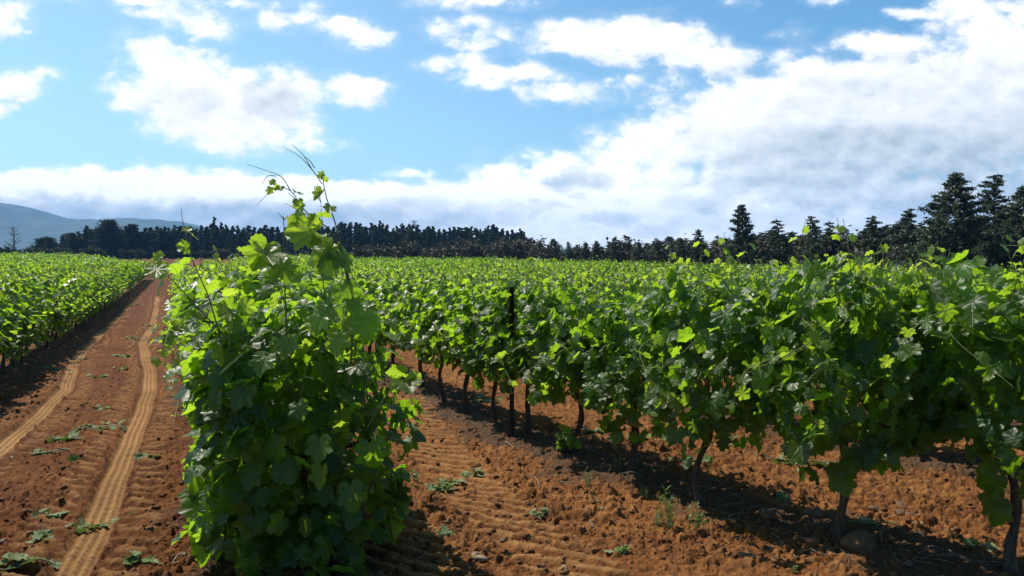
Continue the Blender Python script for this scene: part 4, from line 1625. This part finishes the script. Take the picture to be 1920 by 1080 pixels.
for a in [
    (1790, 320, 36, 4, 'tallest dark young tree, broad and ragged, towering over the vines', .80),
    (1862, 324, 38, 1, 'tall dark young tree with an open pointed top beside the tallest', .95),
    (1918, 345, 36, 4, 'tall young tree cut off by the picture edge', .85),
    (1700, 388, 43, 3, 'bushy young tree just left of the tallest one', .85),
    (1632, 402, 46, 3, 'round topped brownish young tree, second left of the tallest', .9),
    (1560, 411, 54, 2, 'thin young tree with a bent tip between two bushier trees', .9),
    (1520, 403, 50, 1, 'conical young tree with open layered branches', .9),
    (1462, 407, 55, 2, 'slim isolated young tree with clear sky round its tip', 1.0),
    (1391, 381, 56, 0, 'dense dark conical young tree rising alone above its neighbours', .80),
    (1310, 428, 62, 3, 'rounded bushy young tree just left of the dense dark conical one', .8),
    (1347, 438, 66, 2, 'small thin young tree tucked beside the dense dark conical one', .9),
    (1277, 444, 68, 3, 'low brownish young tree with a rounded top left of the bushy one', .8),
    (1230, 445, 72, 1, 'small conical young tree halfway along the edge', .9),
    (1198, 452, 78, 3, 'low brownish young tree right of the thin pole', .9),
    (1152, 443, 80, 1, 'pointed young tree just left of the thin pole', .9),
    (1118, 450, 84, 0, 'small dark pointed young tree in the shrinking line', .8),
    (1098, 452, 88, 3, 'small rounded young tree in the shrinking line', .8),
    (1065, 452, 92, 1, 'small slim young tree against the gap of blue hill', .9),
    (1028, 459, 98, 0, 'tiny conical young tree near the end of the line', .9),
    (1006, 463, 104, 1, 'last tiny young tree beside the dark forest', .9),
]:
    plant_sapling(*a)
for i in range(60):
    px = 1000 + 930 * (i + TREE_RNG.uniform(.2, .8)) / 60
    d = float(np.interp(px, [1000, 1400, 1920], [108, 66, 46])) + TREE_RNG.uniform(0, 8)
    top = float(np.interp(px, [1000, 1250, 1500, 1700, 1920], [462, 450, 436, 423, 408])) + TREE_RNG.normal(0, 6)
    plant_sapling(px, top, d, int(TREE_RNG.choice((0, 3, 4, 1))), 'dark young tree filling the ranks behind the taller saplings', 1.3)


def forest_geo(seed, H=11.0, spread=1.5, clumps=30, per=95, leaf=.42, low=.08, shape=.55, trunk=.16):
    rng = np.random.default_rng(seed)
    gt, gl = Geo(), Geo()
    zz = np.linspace(-.5, H * .96, 10)
    sx, sy = .18 * np.sin(zz * .5 + seed), .18 * np.cos(zz * .43 + seed)
    tube(gt, np.stack((sx, sy, zz), 1), trunk * (1 - .8 * np.clip(zz / H, 0, 1)), 7, (.8, 0, 0, 0))
    for c in range(clumps):
        t = low + (1 - low) * ((c + rng.random()) / clumps)
        w = spread * (4 * t * (1 - t) * .5 + .5 * (1 - t) + .03) ** shape * rng.uniform(.6, 1.15)
        az = rng.uniform(0, 6.28)
        off = w * rng.uniform(.15, .75)
        z0 = t * H
        p0 = np.array((np.interp(z0 * .9, zz, sx), np.interp(z0 * .9, zz, sy), z0 * .9))
        p = np.array((p0[0] + off * math.cos(az), p0[1] + off * math.sin(az), z0))
        tube(gt, np.array((p0, (p0 + p) / 2 + (0, 0, .05), p)), (.05, .035, .015), 4, (.6, 0, 0, 0), cap=False)
        k = int(per * rng.uniform(.5, 1.3) * (1.2 - .55 * t))
        r = w * .5 + .15
        C = p + unit(rng.normal(0, 1, (k, 3))) * (rng.random((k, 1)) ** .5) * (r, r, r * 1.15)
        C[:, 2] = np.minimum(C[:, 2], H * 1.02)
        quads(gl, rng, C, leaf * rng.uniform(.55, 1.2, k), np.clip(rng.normal(.4, .3, k), 0, 1), np.clip(rng.normal(.1, .2, k), 0, 1))
    return gt.mesh('trunk', [M_TREEBARK], True), gl.mesh('crown', [M_WOODS])


WOOD = [forest_geo(40 + i, 11, s, c, 95, .33, lw, .75) for i, (s, c, lw) in enumerate([(1.5, 30, .05), (1.2, 24, .1), (1.8, 34, .04), (1.0, 20, .18), (1.5, 26, .1), (1.3, 28, .05)])]
BROAD = [forest_geo(60 + i, 11, s, c, 150, .4, .06, .4) for i, (s, c) in enumerate([(4.4, 60), (3.2, 46)])]


def plant_wood(px, top, d, mesh, label, group, wide=1.0, name='forest_tree'):
    x = (px - 960) / F * d
    z = float(terrain(x, d))
    H = (HZ - top) / F * d + EYE - z
    root = empty(name, (x, d, z), TREE_RNG.uniform(0, 6.28), (wide, wide, H / 11))
    tag(root, label, 'tree', group)
    link('trunk', mesh[0], root)
    link('crown', mesh[1], root)


PROF = np.array([(70, 458), (90, 447), (115, 455), (130, 444), (160, 438), (185, 432), (260, 432), (300, 430), (330, 428), (390, 430), (405, 424), (430, 426), (480, 430), (530, 428), (560, 424), (600, 430), (640, 424), (660, 420),
                 (690, 428), (715, 420), (740, 432), (760, 426), (790, 428), (830, 432), (870, 430), (905, 434), (925, 427), (950, 436), (975, 432), (992, 450)])
for layer, (d0, gap, drop) in enumerate(((196, 10.5, 5), (215, 9.5, -2), (236, 9.5, -4))):
    px = 72.0 + layer * 3
    while px < 990:
        top = float(np.interp(px, PROF[:, 0], PROF[:, 1])) + drop + abs(TREE_RNG.normal(0, 7)) - 3.5
        left = px < 395
        lab = ('dark tree of the wood beyond the left field' if left else 'dark slender tree of the tall forest closing the vineyard')
        plant_wood(px, top, d0 + TREE_RNG.uniform(-6, 6), (BROAD[1] if left and TREE_RNG.random() < .10 else WOOD[int(TREE_RNG.integers(6))]), lab, 'trees of the left wood' if left else 'trees of the tall forest', TREE_RNG.uniform(.9, 1.75))
        px += gap * TREE_RNG.uniform(.7, 1.3)
for a in [
    (212, 415, 188, BROAD[0], 'largest broad crowned dark tree standing out of the left wood', 1.05),
    (245, 422, 190, BROAD[1], 'broad dark tree leaning on the largest one in the left wood', .95),
    (188, 430, 186, BROAD[1], 'lower broad tree to the left of the largest crown', .8),
    (163, 423, 192, WOOD[3], 'thin tree with a bare neck left of the broad crowns', 1.3),
    (140, 438, 190, BROAD[1], 'low rounded tree near the left end of the wood', .6),
    (92, 446, 190, BROAD[1], 'small rounded tree at the left end of the wood', .55),
    (402, 407, 205, WOOD[3], 'tall narrow tree poking above the wood where it meets the forest', 1.2),
    (415, 418, 205, WOOD[1], 'narrow tree just right of the tallest narrow one', 1.0),
    (975, 428, 200, WOOD[3], 'gaunt narrow tree at the end of the tall forest', .9),
    (984, 437, 200, WOOD[3], 'shorter gaunt tree ending the tall forest', .8),
    (712, 415, 205, WOOD[1], 'tallest pointed tree in the middle of the tall forest', 1.0),
    (927, 424, 203, WOOD[1], 'tall pointed tree near the end of the tall forest', 1.1),
    (640, 417, 203, WOOD[4], 'tall tree of the forest showing right beside the long vine shoots', 1.2),
]:
    plant_wood(*a[:5], 'trees standing out of the woods', a[5])


def bush_geo(seed, mat, n=700, leaf=.12, rad=1.0, spike=False):
    rng = np.random.default_rng(seed)
    gt, gl = Geo(), Geo()
    for s in range(9):
        a = rng.uniform(0, 6.28)
        e = np.array((math.cos(a), math.sin(a), 0)) * rng.uniform(.2, .8) * rad
        tp = e + (0, 0, rng.uniform(.7, 1.9 if spike else 1.5) * rad)
        tube(gt, spline([(0, 0, -.1), e * .4 + (0, 0, .5 * rad), tp], 6), np.linspace(.03, .008, 6), 4, (.6, 0, 0, 0), cap=False)
        k = n // 9
        C = tp * (rng.random((k, 1)) ** .5 * .8 + .25) + rng.normal(0, .20 * rad, (k, 3)) * (1, 1, 1.0 if spike else .8)
        C[:, 2] = np.abs(C[:, 2])
        quads(gl, rng, C, leaf * rng.uniform(.6, 1.2, k), np.clip(rng.normal(.5, .3, k), 0, 1), np.clip(rng.normal(.3, .3, k), 0, 1))
    return gt.mesh('stems', [M_TREEBARK], True), gl.mesh('crown', [mat])


SCRUB = [bush_geo(80 + i, M_SCRUB, 760, .15, 1.0, True) for i in range(4)]
ROUND = [bush_geo(90 + i, M_WOODS, 900, .2, 1.0) for i in range(2)]


def plant_bush(px, top, d, mesh, label, group, wide=1.0):
    x = (px - 960) / F * d
    z = float(terrain(x, d))
    H = (HZ - top) / F * d + EYE - z
    root = empty('shrub', (x, d, z), TREE_RNG.uniform(0, 6.28), (H / 1.75 * wide, H / 1.75 * wide, H / 1.75))
    tag(root, label, 'shrub', group)
    link('stems', mesh[0], root)
    link('crown', mesh[1], root)


for i in range(46):
    px = 660 + 350 * (i + TREE_RNG.uniform(.1, .9)) / 46
    plant_bush(px, float(np.interp(px, [650, 760, 1000], [474, 465, 461])) + TREE_RNG.normal(0, 4), TREE_RNG.uniform(112, 132), SCRUB[int(TREE_RNG.integers(4))], 'brownish grey shrub in the scrub at the foot of the tall forest', 'scrub before the forest', 1.2)
for i in range(56):
    px = 1000 + 930 * (i + TREE_RNG.uniform(.1, .9)) / 56
    d = float(np.interp(px, [1000, 1400, 1920], [103, 60, 40])) + TREE_RNG.uniform(-2, 3)
    plant_bush(px, float(np.interp(px, [1000, 1400, 1920], [472, 466, 452])) + TREE_RNG.normal(0, 5), d, SCRUB[int(TREE_RNG.integers(4))], 'dusky shrub filling the foot of the young trees along the vineyard edge', 'scrub under the young trees', 1.1)
for i in range(14):
    px = 400 + 250 * (i + TREE_RNG.uniform(.1, .9)) / 14
    plant_bush(px, 474 + TREE_RNG.normal(0, 3), TREE_RNG.uniform(140, 170), SCRUB[int(TREE_RNG.integers(4))], 'low dark shrub on the bank behind the bushy front vine', 'shrubs on the bank', 1.2)
for px, top, w in ((8, 461, 1.2), (30, 466, 1), (52, 470, .9), (80, 464, 1.1), (100, 466, 1), (128, 467, 1), (158, 468, .8), (190, 468, 1), (237, 466, 1.0), (264, 467, 1.0), (300, 470, .9), (335, 468, 1.1), (365, 470, .9), (388, 468, 1), (18, 472, .8), (60, 462, 1.2), (112, 460, 1.2), (175, 462, 1.3)):
    plant_bush(px, top, TREE_RNG.uniform(165, 178), ROUND[int(TREE_RNG.integers(2))], 'rounded dark shrub along the edge of the left wood', 'shrubs before the left wood', w)


def dead_tree(px, top, d):
    rng = np.random.default_rng(4)
    x = (px - 960) / F * d
    z = float(terrain(x, d))
    H = (HZ - top) / F * d + EYE - z
    root = empty('dead_tree', (x, d, z))
    tag(root, 'bare dead tree standing alone before the blue hill', 'tree')
    g, gb = Geo(), Geo()
    zz = np.linspace(-.4, H, 12)
    tube(g, np.stack((.1 * np.sin(zz), .08 * np.cos(zz * 1.2), zz), 1), .20 * (1 - .9 * np.clip(zz / H, 0, 1)) + .02, 7, (.7, 0, 0, 0))
    for b in range(44):
        t = .25 + .73 * (b + rng.random()) / 44
        a = rng.uniform(0, 6.28)
        L = 2.1 * (1.08 - t) ** .6 * rng.uniform(.6, 1.15)
        p = np.array((0, 0, t * H))
        e = np.array((math.cos(a), math.sin(a), 0))
        tp = p + e * L + (0, 0, L * rng.uniform(.1, .7))
        c = spline([p, (p + tp) / 2 - (0, 0, .08 * L), tp], 7)
        tube(gb, c, np.linspace(.05, .02, 7), 4, (.7, 0, 0, 0))
        for s in range(3):
            q = c[int(rng.integers(3, 7))]
            tube(gb, np.array((q, q + e * rng.uniform(.2, .5) + rng.normal(0, .3, 3) + (0, 0, .25))), (.022, .012), 3, (.7, 0, 0, 0))
    g.obj('trunk', [M_DEADWOOD], root, True)
    gb.obj('branches', [M_DEADWOOD], root, True)


dead_tree(28, 424, 182)


# ------------------------------------------------------------------ pylons and pole
def pylon(px, top, d, label, w=3.2):
    x = (px - 960) / F * d
    z = float(terrain(x, d))
    H = (HZ - top) / F * d + EYE - z
    root = empty('power_pylon', (x, d, z))
    tag(root, label, 'pylon')
    g, a = Geo(), Geo()
    r = .09

    def hw(t):
        return w * (1 - t) ** 1.3 * .5 + .45
    lv = np.linspace(0, 1, 9)
    for sx in (-1, 1):
        for sy in (-1, 1):
            tube(g, np.array([(sx * hw(t), sy * hw(t), t * H) for t in lv]), r, 4, (.8, 0, 0, 0))
    for t0, t1 in zip(lv[:-1], lv[1:]):
        for f in range(4):
            c = [(-1, -1), (1, -1), (1, 1), (-1, 1)]
            p, q = c[f], c[(f + 1) % 4]
            tube(g, np.array(((p[0] * hw(t0), p[1] * hw(t0), t0 * H), (q[0] * hw(t1), q[1] * hw(t1), t1 * H))), r * .6, 3, (.8, 0, 0, 0))
            tube(g, np.array(((q[0] * hw(t0), q[1] * hw(t0), t0 * H), (p[0] * hw(t1), p[1] * hw(t1), t1 * H))), r * .6, 3, (.8, 0, 0, 0))
    for t in (.88, .99):
        L = 1.3
        for s in (-1, 1):
            tube(a, np.array(((0, 0, t * H), (s * L, 0, t * H + .2))), r, 4, (.8, 0, 0, 0))
            tube(a, np.array(((s * .4, 0, t * H - .9), (s * L, 0, t * H + .2))), r * .7, 3, (.8, 0, 0, 0))
            tube(a, np.array(((s * L, 0, t * H + .2), (s * L, 0, t * H - .9))), r * .9, 5, (.4, 0, 0, 0))
    g.obj('lattice_tower', [M_POST], root)
    a.obj('cross_arms', [M_POST], root)


pylon(777, 414, 420, 'lattice power pylon whose head clears the tall forest')
pylon(1258, 448, 900, 'small faint power pylon far behind the young trees', 3.5)


def pole():
    d = 150
    x = (1180 - 960) / F * d
    z = float(terrain(x, d))
    H = (HZ - 444) / F * d + EYE - z
    root = empty('utility_pole', (x, d, z))
    tag(root, 'thin dark pole sticking up between the small young trees', 'pole')
    g = Geo()
    zz = np.linspace(-.4, H, 8)
    tube(g, np.stack((zz * 0, zz * 0, zz), 1), np.linspace(.13, .08, 8), 8, (.8, 0, 0, 0))
    g.obj('shaft', [M_DEADWOOD], root, True)
    c = Geo()
    tube(c, np.array(((-.35, 0, H - .25), (.35, 0, H - .25))), .05, 5, (.8, 0, 0, 0))
    for s in (-.3, 0, .3):
        tube(c, np.array(((s, 0, H - .25), (s, 0, H - .02))), .035, 6, (.5, 0, 0, 0))
    c.obj('crossbar', [M_DEADWOOD], root, True)


pole()


# ------------------------------------------------------------------ hills
def hill(name, pts, d, depth, label, seed):
    """A ridge whose skyline follows pts (pixel column, row) at distance d, with a real front and back slope."""
    pts = np.array(pts, float)
    n = 220
    px = np.linspace(pts[0, 0], pts[-1, 0], n)
    top = np.interp(px, pts[:, 0], pts[:, 1])
    ker = np.hanning(15)
    ker /= ker.sum()
    top = np.convolve(np.pad(top, 7, 'edge'), ker, 'valid')
    H = (HZ - top) / F * d
    H = np.maximum(H, 0) + fbm(px * .05, px * 0, 4, seed) * 6
    m = 40
    s = np.linspace(-1, 1, m)
    V = []
    for j in range(m):
        f = math.cos(s[j] * math.pi / 2) ** 1.4
        yy = d + s[j] * depth
        xx = (px - 960) / F * (d + s[j] * depth * .35)
        hh = H * f * (1 + .22 * fbm(px * .03 + 5 * s[j], px * 0 + s[j] * 4, 4, seed + 3) * (1 - f)) - 3
        V.append(np.stack((xx, np.full(n, yy), hh), 1))
    V = np.concatenate(V)
    i = np.arange(m - 1)[:, None] * n
    j = np.arange(n - 1)[None]
    fs = np.stack((i + j, i + j + 1, i + j + n + 1, i + j + n), -1).reshape(-1, 4)
    g = Geo()
    g.add(V, fs, np.tile((.8, 0, 0, 0), (len(V), 1)))
    o = g.obj(name, [M_HILL], None, True)
    tag(o, label, 'hill', kind='structure')


M_HILL = solid_material('hill_scrub', (0.035, 0.055, 0.025, 1), (0.085, 0.095, 0.050, 1), .012, bump=.6, dist=6, spec=.1)
hill('hill', [(-420, 420), (-250, 392), (-120, 380), (0, 379), (40, 383), (80, 393), (115, 408), (150, 411), (190, 411), (240, 408), (290, 410), (335, 412), (370, 420), (400, 434), (440, 450), (520, 466), (700, 474), (860, 478)], 3000, 900, 'long hazy blue hill rising behind the left wood', 3)
hill('far_hill', [(850, 476), (930, 470), (1000, 467), (1060, 466), (1110, 470), (1180, 474), (1300, 477)], 3300, 600, 'low hazy hill behind the gap beside the forest', 9)

# ------------------------------------------------------------------ haze in the air
def build_haze(density):
    s, lo, hi = 4300.0, -6.0, 225.0
    V = [(x, y, z) for z in (lo, hi) for x, y in ((-s, -s), (s, -s), (s, s), (-s, s))]
    fs = np.array([(0, 3, 2, 1), (4, 5, 6, 7), (0, 1, 5, 4), (1, 2, 6, 5), (2, 3, 7, 6), (3, 0, 4, 7)])
    me = mesh_from('haze', np.array(V), fs.ravel(), np.arange(6) * 4, np.full(6, 4))
    m = bpy.data.materials.new('haze_air')
    m.use_nodes = True
    m.node_tree.nodes.clear()
    N = NT(m.node_tree)
    out = N.node('ShaderNodeOutputMaterial')
    v = N.node('ShaderNodeVolumePrincipled')
    v.inputs['Color'].default_value = (0.24, 0.54, 1.0, 1)
    v.inputs['Density'].default_value = density
    v.inputs['Anisotropy'].default_value = 0.0
    N.l.new(v.outputs[0], out.inputs['Volume'])
    me.materials.append(m)
    tag(link('haze', me), 'thin pale blue haze lying over the whole valley', 'haze', kind='stuff')


build_haze(2.2e-4)
